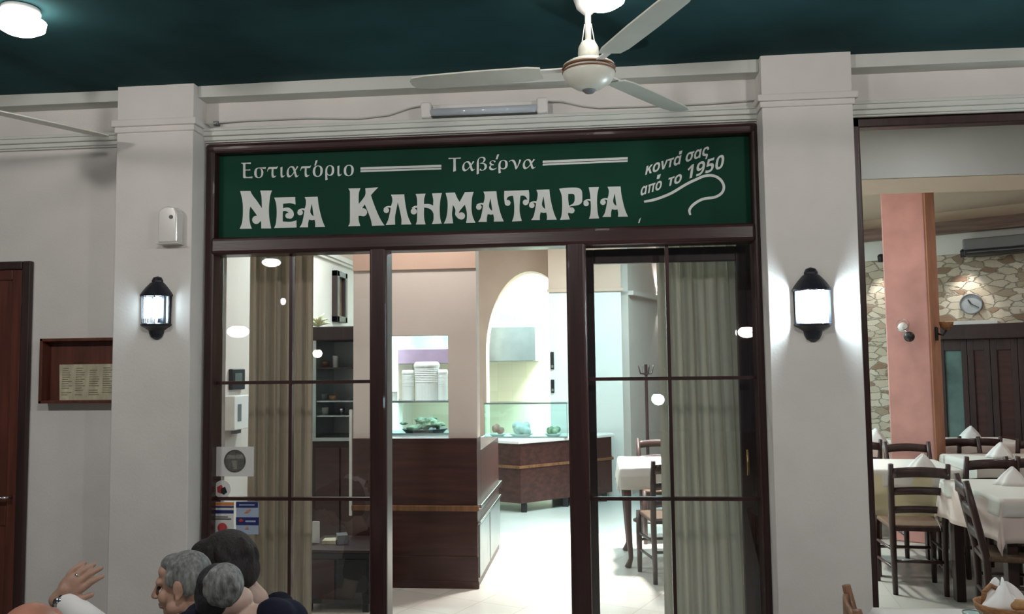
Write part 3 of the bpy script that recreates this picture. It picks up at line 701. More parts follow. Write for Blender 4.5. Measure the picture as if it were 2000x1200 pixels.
# unlit fluorescent fitting over the sign, with its cables
def tube_light():
    y = -0.075
    a, c = P(822, 211, y), P(1070, 204, y)
    x0, x1 = a.x, c.x; z0, z1 = Zc(940, 226, y), Zc(940, 197, y); zm = (z0+z1)/2
    o = empty('fluorescent_fitting', 'white unlit fluorescent tube fitting above the green sign', 'light fitting', ((x0+x1)/2, 0, z0))
    obj('back_tray', MB().box(x0+0.02, x1-0.02, -0.045, 0.0, z0+0.008, z1), M['white'], o, bevel=0.006)
    obj('tube', MB().tube([(x0+0.05, y, zm-0.012), (x1-0.05, y, zm-0.012)], 0.019, 16), mat('glass_tube', (0.50, 0.55, 0.60), 0.10, 0.03, 3), o, smooth=True)
    for xa_, xb_ in ((x0, x0+0.055), (x1-0.055, x1)): obj('end_cap', MB().box(xa_, xb_, y-0.02, 0.0, z0-0.004, z1+0.002), M['white'], o, bevel=0.012, seg=3)
    return o
tube_light()
def front_cable(pts, label, r=0.004):
    V = [P(*p) for p in pts]; o = obj('cable', MB().tube(V, r, 8), M['cable'], smooth=True); tag(o, label, 'cable', None); base(o)
front_cable([(398, 240, -0.07), (412, 243, -0.063), (425, 240, -0.02), (480, 236, -0.012), (600, 231, -0.012), (700, 232, -0.012), (760, 225, -0.012), (800, 211, -0.012), (826, 206, -0.02)], 'thin grey cable running left from the tube fitting to the pilaster')
front_cable([(1066, 198, -0.02), (1100, 199, -0.012), (1135, 207, -0.012), (1170, 211, -0.012), (1260, 208, -0.012), (1380, 203, -0.012), (1482, 196, -0.012)], 'thin grey cable running right from the tube fitting to the pilaster')
b = MB(); j = P(424, 242, -0.012); b.box(j.x-0.014, j.x+0.014, -0.03, 0.0, j.z-0.011, j.z+0.011); o = obj('junction_box', b, M['grey'], bevel=0.003); tag(o, 'tiny dark junction box in the corner above the sign', 'junction box'); base(o)

# half lanterns on the pilasters
def lantern(px, py, label, bulb, s, shade='lglass'):
    y = -0.15
    c = P(px, py, y-0.06); x, z = c.x, c.z
    o = empty('wall_lantern', label, 'wall lantern', (x, y, z-0.17*s), 'half lanterns on the pilasters')
    k = lambda v: v*s
    pr_ = lambda L: [(k(r), k(zz)) for r, zz in L]
    cc = (x, y, z)
    A0, A1 = PI, 2*PI
    obj('cap', MB().lathe(cc, pr_([(0.088, 0.062), (0.09, 0.070), (0.078, 0.088), (0.060, 0.112), (0.040, 0.135), (0.030, 0.142), (0.030, 0.152), (0.022, 0.168), (0.0, 0.176)]), 16, A0, A1), M['metal_black'], o, solid=0.004)
    obj('cap_rim', MB().lathe(cc, pr_([(0.0, 0.062), (0.086, 0.062), (0.092, 0.066), (0.086, 0.074)]), 8, A0, A1), M['metal_black'], o)
    obj('base_cup', MB().lathe(cc, pr_([(0.0, -0.088), (0.080, -0.088), (0.088, -0.094), (0.084, -0.103), (0.060, -0.116), (0.044, -0.128), (0.040, -0.146), (0.030, -0.166), (0.012, -0.178), (0, -0.18)]), 16, A0, A1), M['metal_black'], o, smooth=False)
    obj('back_plate', MB().box(x-k(0.050), x+k(0.050), y-0.012, y, z-k(0.11), z+k(0.10)).box(x-k(0.082), x-k(0.074), y-0.020, y, z-k(0.088), z+k(0.062)).box(x+k(0.074), x+k(0.082), y-0.020, y, z-k(0.088), z+k(0.062)), M['metal_black'], o)
    pts = [(0.078, 180), (0.084, 216), (0.084, 252), (0.084, 288), (0.084, 324), (0.078, 360)]
    b = MB()
    for i in range(6):
        a = R(180+36*i); b.tube([(x+k(0.080)*math.cos(a), y+k(0.080)*math.sin(a), z-k(0.088)), (x+k(0.083)*math.cos(a), y+k(0.083)*math.sin(a), z+k(0.062))], 0.0022, 6)
    obj('cage_bars', b, M['metal_black'], o)
    obj('glass_shade', MB().lathe(cc, pr_([(0.077, -0.087), (0.080, 0.061)]), 5, A0, A1), M[shade], o)
    b = MB()
    for dx in (-0.028, 0.028):
        b.tube([(x+k(dx), y-k(0.050), z-k(0.060)), (x+k(dx), y-k(0.050), z+k(0.055))], k(0.020), 12)
    obj('bulb', b, M[bulb], o, smooth=True)
    obj('socket', MB().tube([(x, y-k(0.042), z-k(0.088)), (x, y-k(0.042), z-k(0.052))], k(0.024), 12), M['white'], o)
lantern(295, 600, 'dimmer black half lantern on the left pilaster below the alarm box', 'bulb_dim', 0.90)
lantern(1592, 593, 'dazzling black half lantern throwing white patches on the right pilaster', 'bulb_cold', 0.98, 'lfrost')

def alarm():
    y = -0.15
    x0, x1 = X(310, 450, y-0.04), X(351, 440, y-0.04); z0, z1 = Zc(333, 475, y-0.04), Zc(333, 402, y-0.04)
    o = empty('alarm_box', 'white alarm siren box above the left lantern', 'alarm', ((x0+x1)/2, y, z0))
    r = (x1-x0)/2; xm = (x0+x1)/2; zc_ = z1-r*0.75
    arc = [(xm+r*math.cos(PI*i/12), zc_+r*0.75*math.sin(PI*i/12)) for i in range(13)]
    ring = [(x0, z0), (x1, z0)]+arc
    b = MB().prism([(xm+(a-xm)*0.90, y-0.06, z0+(c-z0)*0.96+0.002) for a, c in ring], [(a, y, c) for a, c in ring])
    obj('housing', b, mat('gloss_white', (0.70, 0.68, 0.65), 0.12, 0.02, 6, coat=0.5), o, bevel=0.008, seg=3)
    q = P(334, 424, y-0.06); obj('sensor', MB().lathe((q.x, y-0.059, q.z), [(0.0, 0.004), (0.010, 0.004), (0.011, 0.0)], 12, m=Matrix.Rotation(R(90), 3, 'X')), M['black'], o)
    obj('bottom_lip', MB().box(x0-0.004, x1+0.004, y-0.064, y, z0-0.006, z0), M['white'], o, bevel=0.003)
alarm()

def menu_case():
    x0, x1 = X(82, 720, -0.05), X(240, 720, -0.05)
    z0, z1 = Zc(150, 788, -0.05), Zc(150, 661, -0.05)
    o = empty('menu_case', 'open brown wooden menu box on the wall beside the left pilaster', 'display box', ((x0+x1)/2, 0, z0))
    t = 0.016
    obj('case_frame', MB().box(x0, x0+t, -0.075, 0, z0, z1).box(x1-t, x1, -0.075, 0, z0, z1).box(x0, x1, -0.075, 0, z1-t, z1).box(x0, x1, -0.075, 0, z0, z0+t), M['door'], o, bevel=0.003)
    obj('back_board', MB().box(x0+t, x1-t, -0.012, 0, z0+t, z1-t), M['door'], o)
    m = empty('menu_sheet', 'pale yellow printed menu propped inside the brown wooden box', 'menu', ((x0+x1)/2, -0.03, z0+t))
    a, c = X(113, 745, -0.03), X(217, 745, -0.03); zt_ = Zc(160, 712, -0.03)
    obj('sheet', MB().prism([(a+0.012, -0.030, z0+t), (c+0.03, -0.030, z0+t), (c+0.03, -0.020, zt_), (a, -0.020, zt_)], [(a+0.012, -0.027, z0+t), (c+0.03, -0.027, z0+t), (c+0.03, -0.017, zt_), (a, -0.017, zt_)]), M['menu'], m)
    b = MB()
    for col in range(4):
        for row in range(13):
            if random.random() < .85:
                u = a+0.02+col*0.075; v = zt_-0.02-row*0.0115; yy = -0.0203-0.010*(zt_-v)/(zt_-z0-t)
                wv = 0.03+0.03*random.random(); b.obox((u+wv/2, yy-0.0006, v), (wv, 0.0006, 0.004))
    obj('print', b, mat('menu_ink', (0.26, 0.24, 0.15), 0.7, 0.3, 20), m)
menu_case()

# stickers on the left glass
def sticker(x0, y0, x1, y1, label, parts, round_=False, Y=0.040):
    c = P((x0+x1)/2, (y0+y1)/2, Y); a, d = P(x0, y1, Y), P(x1, y0, Y)
    o = empty('sticker', label, 'sticker', (c.x, Y, a.z))
    for i, (nm, shape, mt) in enumerate(parts):
        b = MB(); yy = Y-0.0008*i
        if shape[0] == 'disc':
            cx, cy, r = shape[1:]; q = P(cx, cy, Y); rr = abs(X(cx+r, cy, Y)-q.x)
            b.lathe((q.x, yy, q.z), [(0, 0.0008), (rr, 0.0008), (rr, 0.0)], 32, m=Matrix.Rotation(R(90), 3, 'X'))
        elif shape[0] == 'ring':
            cx, cy, r, t = shape[1:]; q = P(cx, cy, Y); rr = abs(X(cx+r, cy, Y)-q.x); r2 = abs(X(cx+r-t, cy, Y)-q.x)
            b.lathe((q.x, yy, q.z), [(r2, 0.0), (r2, 0.0008), (rr, 0.0008), (rr, 0.0)], 32, m=Matrix.Rotation(R(90), 3, 'X'), cap=False)
        elif shape[0] == 'poly':
            ps = [P(px_, py_, Y) for px_, py_ in shape[1]]; b.prism([(p.x, yy-0.0008, p.z) for p in ps], [(p.x, yy, p.z) for p in ps])
        else:
            u, v, s_, t = shape[1:]; p, q = P(u, t, Y), P(s_, v, Y); b.box(p.x, q.x, yy-0.0008, yy, p.z, q.z)
        obj(nm, b, M[mt], o)
sticker(422, 873, 496, 931, 'white rectangular sticker with a dark round emblem on the left glass',
        [('paper', ('box', 422, 873, 496, 931), 'paper'), ('emblem', ('disc', 459, 901, 21), 'badge'), ('emblem_band', ('poly', [(444, 889), (474, 888), (477, 896), (441, 897)]), 'badge_light'), ('emblem_figure', ('poly', [(453, 900), (465, 900), (463, 917), (456, 917)]), 'badge_light'), ('emblem_rim', ('ring', 459, 901, 21, 2.0), 'ink')])
sticker(418, 939, 451, 973, 'small round no-smoking sticker below the white rectangular one',
        [('disc', ('disc', 434, 956, 16.5), 'paper'), ('red_segment', ('poly', [(424, 952), (433, 947), (437, 957), (433, 965), (425, 962)]), 'red'), ('figure', ('poly', [(432, 955), (440, 951), (444, 962), (437, 967), (432, 963)]), 'black')])
sticker(414, 981, 457, 1040, 'white and navy card sticker with an orange stripe and red blob',
        [('paper', ('box', 414, 981, 457, 1042), 'paper'), ('orange_stripe', ('box', 414, 982, 457, 988), 'orange_print'), ('navy_band', ('box', 414, 989, 457, 992), 'navy'), ('navy_band', ('box', 414, 997, 457, 1003), 'navy'), ('print_line', ('box', 421, 1013, 452, 1015), 'ink'), ('print_line', ('box', 421, 1009, 446, 1010.5), 'ink'), ('red_blob', ('disc', 435, 1031, 9), 'red')])
sticker(461, 980, 506, 1043, 'pale blue card sticker with two navy bands on the left glass',
        [('paper', ('box', 461, 980, 505, 1044), 'skyblue'), ('navy_band', ('box', 461, 981, 504, 992), 'navy'), ('navy_band', ('box', 461, 1011, 506, 1026), 'navy'), ('orange_mark', ('poly', [(477, 1003), (485, 996), (490, 995), (486, 1002)]), 'orange_print'), ('red_mark', ('poly', [(466, 1018), (471, 1013), (477, 1018), (471, 1020)]), 'red'), ('print_line', ('box', 480, 1017, 500, 1020), 'skyblue'), ('print_line', ('box', 468, 985.5, 498, 987.5), 'skyblue'), ('orange_mark', ('poly', [(479, 1033), (484, 1029), (487, 1033)]), 'orange_print')])

# lamps across the street side, seen mirrored in the shopfront glass
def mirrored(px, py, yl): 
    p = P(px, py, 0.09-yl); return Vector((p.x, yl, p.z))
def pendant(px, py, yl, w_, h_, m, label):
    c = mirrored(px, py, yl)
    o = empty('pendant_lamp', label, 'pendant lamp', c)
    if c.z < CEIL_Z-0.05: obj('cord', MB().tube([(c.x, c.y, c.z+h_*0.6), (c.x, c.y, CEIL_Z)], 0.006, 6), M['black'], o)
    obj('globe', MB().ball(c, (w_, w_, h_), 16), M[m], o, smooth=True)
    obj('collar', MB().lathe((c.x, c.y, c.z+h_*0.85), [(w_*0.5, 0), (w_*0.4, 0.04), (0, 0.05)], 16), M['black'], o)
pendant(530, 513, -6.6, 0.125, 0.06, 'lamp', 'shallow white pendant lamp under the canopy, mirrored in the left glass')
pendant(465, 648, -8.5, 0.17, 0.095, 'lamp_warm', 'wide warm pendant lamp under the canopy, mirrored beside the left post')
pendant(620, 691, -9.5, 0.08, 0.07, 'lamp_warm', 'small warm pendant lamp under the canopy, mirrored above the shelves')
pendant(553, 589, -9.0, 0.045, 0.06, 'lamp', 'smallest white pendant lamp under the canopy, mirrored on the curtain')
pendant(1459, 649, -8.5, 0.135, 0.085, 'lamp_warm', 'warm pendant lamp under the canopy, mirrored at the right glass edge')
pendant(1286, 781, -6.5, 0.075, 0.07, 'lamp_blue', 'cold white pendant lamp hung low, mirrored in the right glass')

# ================================================================== ENTRANCE HALL AND KITCHEN
def fixture(p, label, m, group, size=0.15):
    o = empty('ceiling_light', label, 'ceiling light', (p[0], p[1], ROOM_Z), group)
    obj('housing', MB().lathe((p[0], p[1], ROOM_Z), [(size+0.03, 0), (size+0.03, -0.03), (size, -0.035)], 24), M['white'], o)
    obj('diffuser', MB().lathe((p[0], p[1], ROOM_Z-0.038), [(size, 0.0), (size*0.6, -0.004), (0, -0.006)], 24), M[m], o)
for p in HALL_LAMPS: fixture(p, 'unseen round flush light on the entrance hall ceiling', 'down', 'unseen hall ceiling lights')
for p in DINING_LAMPS: fixture(p, 'unseen round flush light on the dining room ceiling', 'down', 'unseen dining room ceiling lights')
for x, y in UNSEEN_TUBES:
    o = empty('unseen_tube_light', 'long fluorescent light added out of view on the room ceiling', 'ceiling light', (x, y, ROOM_Z), 'unseen fluorescent ceiling lights')
    obj('housing', MB().box(x-0.62, x+0.62, y-0.07, y+0.07, ROOM_Z-0.06, ROOM_Z), M['white'], o, bevel=0.01)
    obj('tube', MB().tube([(x-0.58, y, ROOM_Z-0.075), (x+0.58, y, ROOM_Z-0.075)], 0.014, 12), M['tube_on'], o, smooth=True)

# curtains
def curtain(pxa, pxb, y, mt, label, waves, pxb_low=None, depth=0.026):
    z0, z1 = 0.03, ROOM_Z-0.12
    xa_, xb_ = X(pxa, 700, y), X(pxb, 700, y)
    xl = X(pxb_low, 1100, y) if pxb_low else xb_
    rnd = random.Random(pxa); ph = [rnd.random()*6 for _ in range(4)]
    def fn(u, v):
        zz_ = z0+(z1-z0)*v; e = xb_+(xl-xb_)*(1-v)
        x = xa_+(e-xa_)*u+0.012*math.sin(u*waves*PI*2+ph[1])*(1-v*0.5)
        a = math.sin(u*waves*2*PI+ph[0]+0.5*math.sin(v*2+ph[2]))+0.45*math.sin(u*waves*4.3*PI+ph[3]+v)
        return Vector((x, y+depth*a*(0.75+0.25*(1-v)), zz_))
    o = empty('curtain', label, 'curtain', ((xa_+xb_)/2, y, z0))
    obj('fabric', MB().sheet(fn, 120, 14), M[mt], o, smooth=True, solid=0.002)
    obj('curtain_rod', MB().tube([(xa_-0.06, y, z1+0.012), (xb_+0.06, y, z1+0.012)], 0.012, 10), M['dark'], o, smooth=True)
    obj('hem', MB().sheet(lambda u, v: fn(u, v*0.012)+Vector((0, -0.003, -0.006)), 120, 1), M[mt], o, smooth=True, solid=0.004)
curtain(488, 612, 0.40, 'curtain', 'beige striped curtain hanging behind the left glass', 5.5, 604)
curtain(1289, 1436, 0.40, 'curtain_grey', 'greyish beige curtain hanging behind the right glass', 6.5, 1470)

# left wall: small fittings, picture, display cabinet, low sideboard
def wall_thing(name, label, cat, d, z, w_, h_, dep, mt, extra=None):
    """A flat fitting on the left wall, d metres in front of the camera along the wall."""
    y = d; o = empty(name, label, cat, (XLW, y, z))
    obj('housing', MB().box(XLW, XLW+dep, y-w_/2, y+w_/2, z, z+h_), M[mt], o, bevel=0.006)
    if extra: extra(o, y, z)
    return o
yl = lambda px, py: (lambda d: (EYE+d*((XLW-EYE.x)/d.x)))(ray(px, py))
q = yl(459, 740)
wall_thing('thermostat', 'small dark thermostat on the wall left of the beige curtain', 'thermostat', q.y, q.z-0.08, 0.22, 0.15, 0.03, 'black', lambda o, y, z: obj('display', MB().box(XLW+0.03, XLW+0.033, y-0.07, y+0.05, z+0.06, z+0.12), M['steel'], o))
q = yl(451, 803)
def disp(o, y, z):
    obj('nozzle', MB().box(XLW+0.02, XLW+0.06, y-0.04, y+0.04, z-0.03, z), M['grey'], o); obj('window', MB().box(XLW+0.09, XLW+0.092, y-0.09, y-0.03, z+0.06, z+0.18), M['grey'], o)
wall_thing('soap_dispenser', 'white dispenser on the wall below the dark thermostat', 'dispenser', q.y, q.z-0.13, 0.28, 0.24, 0.09, 'white', disp)
def picture():
    a, c = yl(648, 580), yl(668, 580); z0, z1 = yl(656, 630).z, yl(656, 531).z
    o = empty('picture_frame', 'narrow dark framed picture on the left wall above the display cabinet', 'picture', (XLW, (a.y+c.y)/2, z0))
    y0, y1 = a.y, c.y
    obj('frame', MB().box(XLW, XLW+0.06, y0, y0+0.07, z0, z1).box(XLW, XLW+0.06, y1-0.07, y1, z0, z1).box(XLW, XLW+0.06, y0, y1, z0, z0+0.06).box(XLW, XLW+0.06, y0, y1, z1-0.06, z1), M['dark'], o, bevel=0.006)
    obj('print', MB().box(XLW, XLW+0.02, y0+0.06, y1-0.06, z0+0.05, z1-0.05), mat('brown_print', (0.16, 0.09, 0.06), 0.5, 0.5, 6), o)
picture()
YC = 2.55
def cabinet():
    x0, x1 = X(610, 800, YC), X(722, 800, YC); z1 = Zc(660, 638, YC); zh = Zc(660, 665, YC); zl = Zc(660, 862, YC)
    y1 = YC+0.5; t = 0.04
    o = empty('display_cabinet', 'tall dark wood display cabinet with glass shelves inside the left window', 'cabinet', ((x0+x1)/2, YC+0.25, 0))
    obj('header', MB().box(x0-0.01, x1+0.02, YC-0.03, y1, zh, z1), M['dark'], o, bevel=0.01)
    obj('side', MB().box(x0, x0+0.03, YC, y1, zl, zh), M['steel'], o); obj('side', MB().box(x1-0.10, x1, YC, y1, zl, zh), M['panel'], o)
    obj('back', MB().box(x0, x1, y1-0.02, y1, zl, zh), M['mirror'], o)
    obj('lower_cupboard', MB().box(x0, x1, YC, y1, 0, zl), M['dark'], o, bevel=0.006)
    obj('cupboard_door', MB().box(x0+0.03, (x0+x1)/2-0.005, YC-0.015, YC, 0.08, zl-0.05), M['panel'], o, bevel=0.004)
    obj('cupboard_door', MB().box((x0+x1)/2+0.005, x1-0.03, YC-0.015, YC, 0.08, zl-0.05), M['panel'], o, bevel=0.004)
    for i, py in enumerate((718, 783, 812)):
        z = Zc(660, py, YC); obj('shelf', MB().box(x0+0.03, x1-0.10, YC+0.02, y1-0.02, z-0.012, z), M['dark' if i == 0 else 'steel'], o)
    obj('counter_top', MB().box(x0-0.01, x1+0.01, YC-0.02, y1, zl, zl+0.03), M['steel'], o, bevel=0.004)
    p = X(684, 900, YC-0.06)
    obj('door_edge_glint', MB().box(p-0.012, p+0.012, YC-0.055, YC-0.03, Zc(684, 1006, YC), Zc(684, 800, YC)), M['white'], o, bevel=0.004)  # white bar imitating the reflection along the glass door edge
    # what stands on the shelves
    rnd = random.Random(3)
    for i, (px_, py, w_, h_, mt, nm) in enumerate(((632, 716, 0.10, 0.055, 'honey', 'wooden box'), (655, 716, 0.05, 0.10, 'white', 'white carton'), (628, 782, 0.12, 0.05, 'grey', 'grey tray'), (650, 782, 0.06, 0.035, 'bread', 'brown loaf tin'), (632, 811, 0.09, 0.06, 'white', 'white bowl'), (668, 811, 0.05, 0.05, 'chrome', 'steel pot'))):
        c = P(px_, py, YC+0.2); z = Zc(660, 718 if py < 720 else (783 if py < 790 else 812), YC)
        k = obj('container', MB().lathe((c.x, YC+0.2, z), [(0, 0), (w_*0.42, 0), (w_*0.5, h_*0.9), (w_*0.46, h_), (w_*0.40, h_*0.96), (w_*0.35, 0.01), (0, 0.01)], 20), M[mt], smooth=True)
        tag(k, nm+' on a shelf of the dark display cabinet', 'container'); base(k)
    a = P(622, 640, YC+0.15)
    f = empty('dried_flower', 'pale yellow dried flower lying on top of the display cabinet', 'flower', (a.x, YC+0.15, z1))
    for i in range(7):
        an = R(20+i*25); l_ = 0.07+0.05*((i*37) % 5)/5
        b = MB().tube([(a.x, YC+0.15, z1+0.012), (a.x+l_*0.5*math.cos(an), YC+0.15-0.01*i, z1+0.02+l_*0.6*math.sin(an)), (a.x+l_*math.cos(an)*1.3, YC+0.15-0.02*i+0.04, z1+0.015+l_*math.sin(an)*1.0)], [0.006, 0.014, 0.004], 8)
        obj('petal', b, M['plant'], f, smooth=True)
    a = P(718, 640, YC+0.15); b = MB().ball((a.x, YC+0.15, z1+0.016), (0.025, 0.02, 0.016), 12); k = obj('ornament', b, M['red'], smooth=True); tag(k, 'tiny red ornament on top of the display cabinet', 'ornament'); base(k)
cabinet()
def sideboard():
    y0, y1 = 1.15, 1.6
    x0, x1 = X(592, 1150, y0), X(722, 1150, y0); zt_ = Zc(640, 1074, y0)
    o = empty('low_cupboard', 'low black cupboard behind the left glass below the curtain', 'cupboard', ((x0+x1)/2, 1.4, 0))
    obj('body', MB().box(x0, x1, y0, y1, 0.05, zt_-0.02), M['black'], o, bevel=0.008)
    obj('top', MB().box(x0-0.01, x1+0.01, y0-0.01, y1, zt_-0.02, zt_), M['dark'], o, bevel=0.005)
    obj('red_door', MB().box(x0+0.04, x0+0.21, y0-0.01, y0, 0.08, zt_-0.06), mat('dark_red_lacquer', (0.035, 0.008, 0.010), 0.4, 0.2, 6), o, bevel=0.004)
    obj('door', MB().box(x0+0.23, x1-0.02, y0-0.01, y0, 0.08, zt_-0.06), M['black'], o, bevel=0.004)
    for dx in (x0+0.03, x1-0.03):
        for yy in (y0+0.03, y1-0.03): obj('foot', MB().box(dx-0.02, dx+0.02, yy-0.02, yy+0.02, 0, 0.05), M['black'], o)
    for i, (px_, w_, h_, mt, l_) in enumerate(((617, 0.05, 0.14, 'paper', 'white folded leaflet standing'), (645, 0.09, 0.025, 'menu', 'yellowish paper pile lying'), (668, 0.07, 0.06, 'grey', 'grey card box'))):
        c = P(px_, 1070, y0+0.2)
        b = MB().obox((c.x, y0+0.2, zt_+h_/2), (w_, 0.10 if i else 0.012, h_), Matrix.Rotation(R(15*i-8), 3, 'Z'))
        k = obj('leaflet' if i < 2 else 'card_box', b, M[mt], bevel=0.002); tag(k, l_+' on the low black cupboard', 'leaflet' if i < 2 else 'box'); base(k)
sideboard()

# ------------------------------------------------------------------ kitchen
def display(x0, x1, y0, y1, z0, z1, label, mt='kglass'):
    o = empty('glass_display', label, 'display case', ((x0+x1)/2, (y0+y1)/2, z0))
    obj('front_glass', MB().box(x0, x1, y0, y0+0.008, z0, z1), M[mt], o); obj('top_glass', MB().box(x0, x1, y0, y1, z1, z1+0.012), M[mt], o)
    obj('side_glass', MB().box(x0, x0+0.008, y0+0.009, y1, z0, z1), M[mt], o); obj('side_glass', MB().box(x1-0.008, x1, y0+0.009, y1, z0, z1), M[mt], o)
    obj('edge_strip', MB().box(x0-0.004, x1+0.004, y0-0.006, y0+0.012, z1-0.004, z1+0.014).box(x0-0.004, x1+0.004, y0-0.006, y0+0.012, z0, z0+0.015), M['steel'], o)
    return o
YD = 3.35
dx0, dx1 = X(735, 800, YD), X(900, 800, YD); dz0, dz1 = Zc(815, 850, YD), Zc(815, 786, YD)
def side_counter():
    o = empty('back_counter', 'steel topped counter carrying the left glass display, seen through the pass-through', 'counter', ((dx0+dx1)/2, YD+0.3, 0))
    obj('body', MB().box(dx0-0.1, dx1, YD-0.02, YD+0.55, 0, dz0-0.03), M['panel'], o); obj('worktop', MB().box(dx0-0.12, dx1+0.02, YD-0.05, YD+0.57, dz0-0.03, dz0), M['steel'], o, bevel=0.004)
side_counter()
display(dx0, dx1, YD, YD+0.45, dz0, dz1, 'glass food display seen through the pass-through beside the door')
t = MB().lathe((X(830, 840, YD+0.2), YD+0.2, dz0), [(0, 0.0), (0.17, 0.0), (0.21, 0.04), (0.20, 0.045), (0.165, 0.012), (0, 0.012)], 28); k = obj('tray', t, M['black'], smooth=True); tag(k, 'black tray inside the glass display behind the pass-through', 'tray'); base(k)
b = MB(); rnd = random.Random(5)
for i in range(60): b.ball((X(830, 840, YD+0.2)+rnd.gauss(0, .06), YD+0.2+rnd.uniform(-.1, .1), dz0+0.035+rnd.uniform(0, .10)), (rnd.uniform(0.02, 0.05), rnd.uniform(0.02, 0.05), rnd.uniform(0.01, 0.022)), 10)
k = obj('salad', b, M['salad'], smooth=True); tag(k, 'heap of green salad on the black tray in the display', 'food'); k['kind'] = 'stuff'
m_ = k.modifiers.new('r', 'REMESH'); m_.mode = 'VOXEL'; m_.voxel_size = 0.012
def cups(px_, ptop, w_px, label, n=9):
    y = YD+0.22; c = P(px_, 786, y); z0 = dz1+0.012; z1 = Zc(px_, ptop, y); w_ = abs(X(px_+w_px/2, 750, y)-c.x); h = z1-z0
    prof = [(0, 0), (w_*0.90, 0)]
    for i in range(n):
        a = h*0.45+h*0.42*i/n; prof += [(w_*(0.90+0.04*i/n), a), (w_*(0.925+0.04*i/n), a+h*0.02)]
    prof += [(w_*1.0, h*0.88), (w_*1.0, h*0.92), (w_*0.90, h*0.98), (w_*0.80, h), (0, h)]
    o = obj('cup_stack', MB().lathe((c.x, y, z0), prof, 24), M['white'], smooth=False); tag(o, label, 'cups', 'white cup stacks on the display'); base(o)
cups(797, 723, 24, 'middle-height stack of white cups left of the tallest stack'); cups(834, 707, 50, 'tallest and widest stack of white cups on the glass display'); cups(864, 722, 22, 'stack of white cups right of the tallest stack')
cups(767, 764, 20, 'shortest stack of white cups, at the left end of the display')
# fan-shaped serving counter with a glass display
def serving():
    c = PZ(1018, 992, 0.06); yF = c.y
    l = Vector((X(940, 960, yF-0.15), yF-0.15)); m = Vector((c.x, yF)); r_ = P(1196, 965, yF+0.85); r = Vector((r_.x, yF+0.85)); 
    zt_ = Zc(1018, 862, yF)
    l = Vector((X(935, 960, yF+0.25), yF+0.25))
    bl, br = Vector((l.x, yF+1.06)), Vector((r.x, yF+1.06))
    def ring(k, z): 
        ce = (l+m+r)/3; return [Vector((p.x, p.y, z)) for p in ((l+(l-ce)*k), (m+(m-ce)*k*2), (r+(r-ce)*k), br, bl)]
    o = empty('serving_counter', 'faceted dark wood serving counter on short black feet under the arch', 'counter', (m.x, m.y+0.6, 0))
    obj('body', MB().prism(ring(0, 0.10), ring(0, zt_-0.03)), M['panel'], o, bevel=0.004)
    zr = Zc(1018, 914, yF); obj('rail', MB().prism(ring(0.03, zr-0.012), ring(0.03, zr+0.018)), M['honey'], o, bevel=0.004)
    obj('worktop', MB().prism(ring(0.05, zt_-0.03), ring(0.05, zt_)), M['white'], o, bevel=0.005)
    ce = (l+m+r+bl+br)/5
    for p in (l, m, (m+r)/2, r, bl, br):
        k = p.lerp(ce, 0.12); obj('foot', MB().box(k.x-0.03, k.x+0.03, k.y-0.03, k.y+0.03, 0, 0.10), M['black'], o)
    return m, l, r, zt_, yF
sm, sl, sr, szt, sY = serving()
yd = sY+0.38
gx0, gx1 = X(946, 820, yd), X(1108, 820, yd); gz1 = Zc(1040, 789, yd)
display(gx0, gx1, yd, yd+0.42, szt, gz1, 'brightly lit glass display on the serving counter under the arch')
def plate(px_, py, r, label, mt, hump, nm='plate'):
    c = P(px_, py, yd+0.2); o = obj(nm, MB().lathe((c.x, yd+0.2, szt+0.001), [(0, 0), (r*0.6, 0), (r, 0.03), (r*0.97, 0.034), (r*0.6, 0.012), (0, 0.012)], 24), M['white'], smooth=True); tag(o, label, 'plate'); base(o)
    b = MB(); rn = random.Random(px_)
    for i in range(14): b.ball((c.x+rn.uniform(-.5, .5)*r, yd+0.2+rn.uniform(-.4, .4)*r, szt+0.03+rn.uniform(0.2, 0.8)*hump), rn.uniform(0.25, 0.42)*r, 10)
    k = obj('food_portion', b, M[mt], smooth=True); mm = k.modifiers.new('r', 'REMESH'); mm.mode = 'VOXEL'; mm.voxel_size = 0.01; tag(k, 'food heaped on the '+label.split(' in ')[0], 'food'); base(k)
plate(1018, 830, 0.14, 'white round platter in the middle of the arch display', 'white', 0.13)
plate(972, 830, 0.10, 'small plate with pinkish food in the left of the arch display', 'food', 0.10)
plate(1080, 830, 0.10, 'small plate of greens in the right of the arch display', 'salad', 0.06)
# cooker hoods and kitchen back
def hood(pa_, pb_, pt, pm, pbm, y, dep, label, mt):
    x0, x1 = X(pa_, 680, y), X(pb_, 680, y); zt_, zm_, zb_ = Zc(pa_, pt, y), Zc(pa_, pm, y), Zc(pa_, pbm, y)
    o = empty('cooker_hood', label, 'hood', ((x0+x1)/2, y+dep, zb_))
    obj('canopy', MB().prism([(x0, y, zm_), (x0, y+dep, zm_), (x0, y+dep, zt_), (x0, y+dep*0.45, zt_)], [(x1, y, zm_), (x1, y+dep, zm_), (x1, y+dep, zt_), (x1, y+dep*0.45, zt_)]), M['steel'], o, bevel=0.004)
    obj('front_band', MB().box(x0, x1, y-0.01, y+dep, zb_, zm_), M[mt], o, bevel=0.004)
    obj('grease_filter', MB().box(x0+0.04, x1-0.04, y+0.05, y+dep-0.05, zb_-0.004, zb_), M['grey'], o)
    obj('duct', MB().box(x0+0.3, x1-0.3, y+dep*0.6, y+dep-0.05, zt_, ROOM_Z), M['steel'], o)
hood(700, 890, 655, 684, 712, 6.75, 0.85, 'steel cooker hood with a purplish band, seen through the pass-through', 'mauve')
hood(925, 1046, 628, 640, 706, 6.9, 0.7, 'steel cooker hood behind the arch above the tiled wall', 'steel')
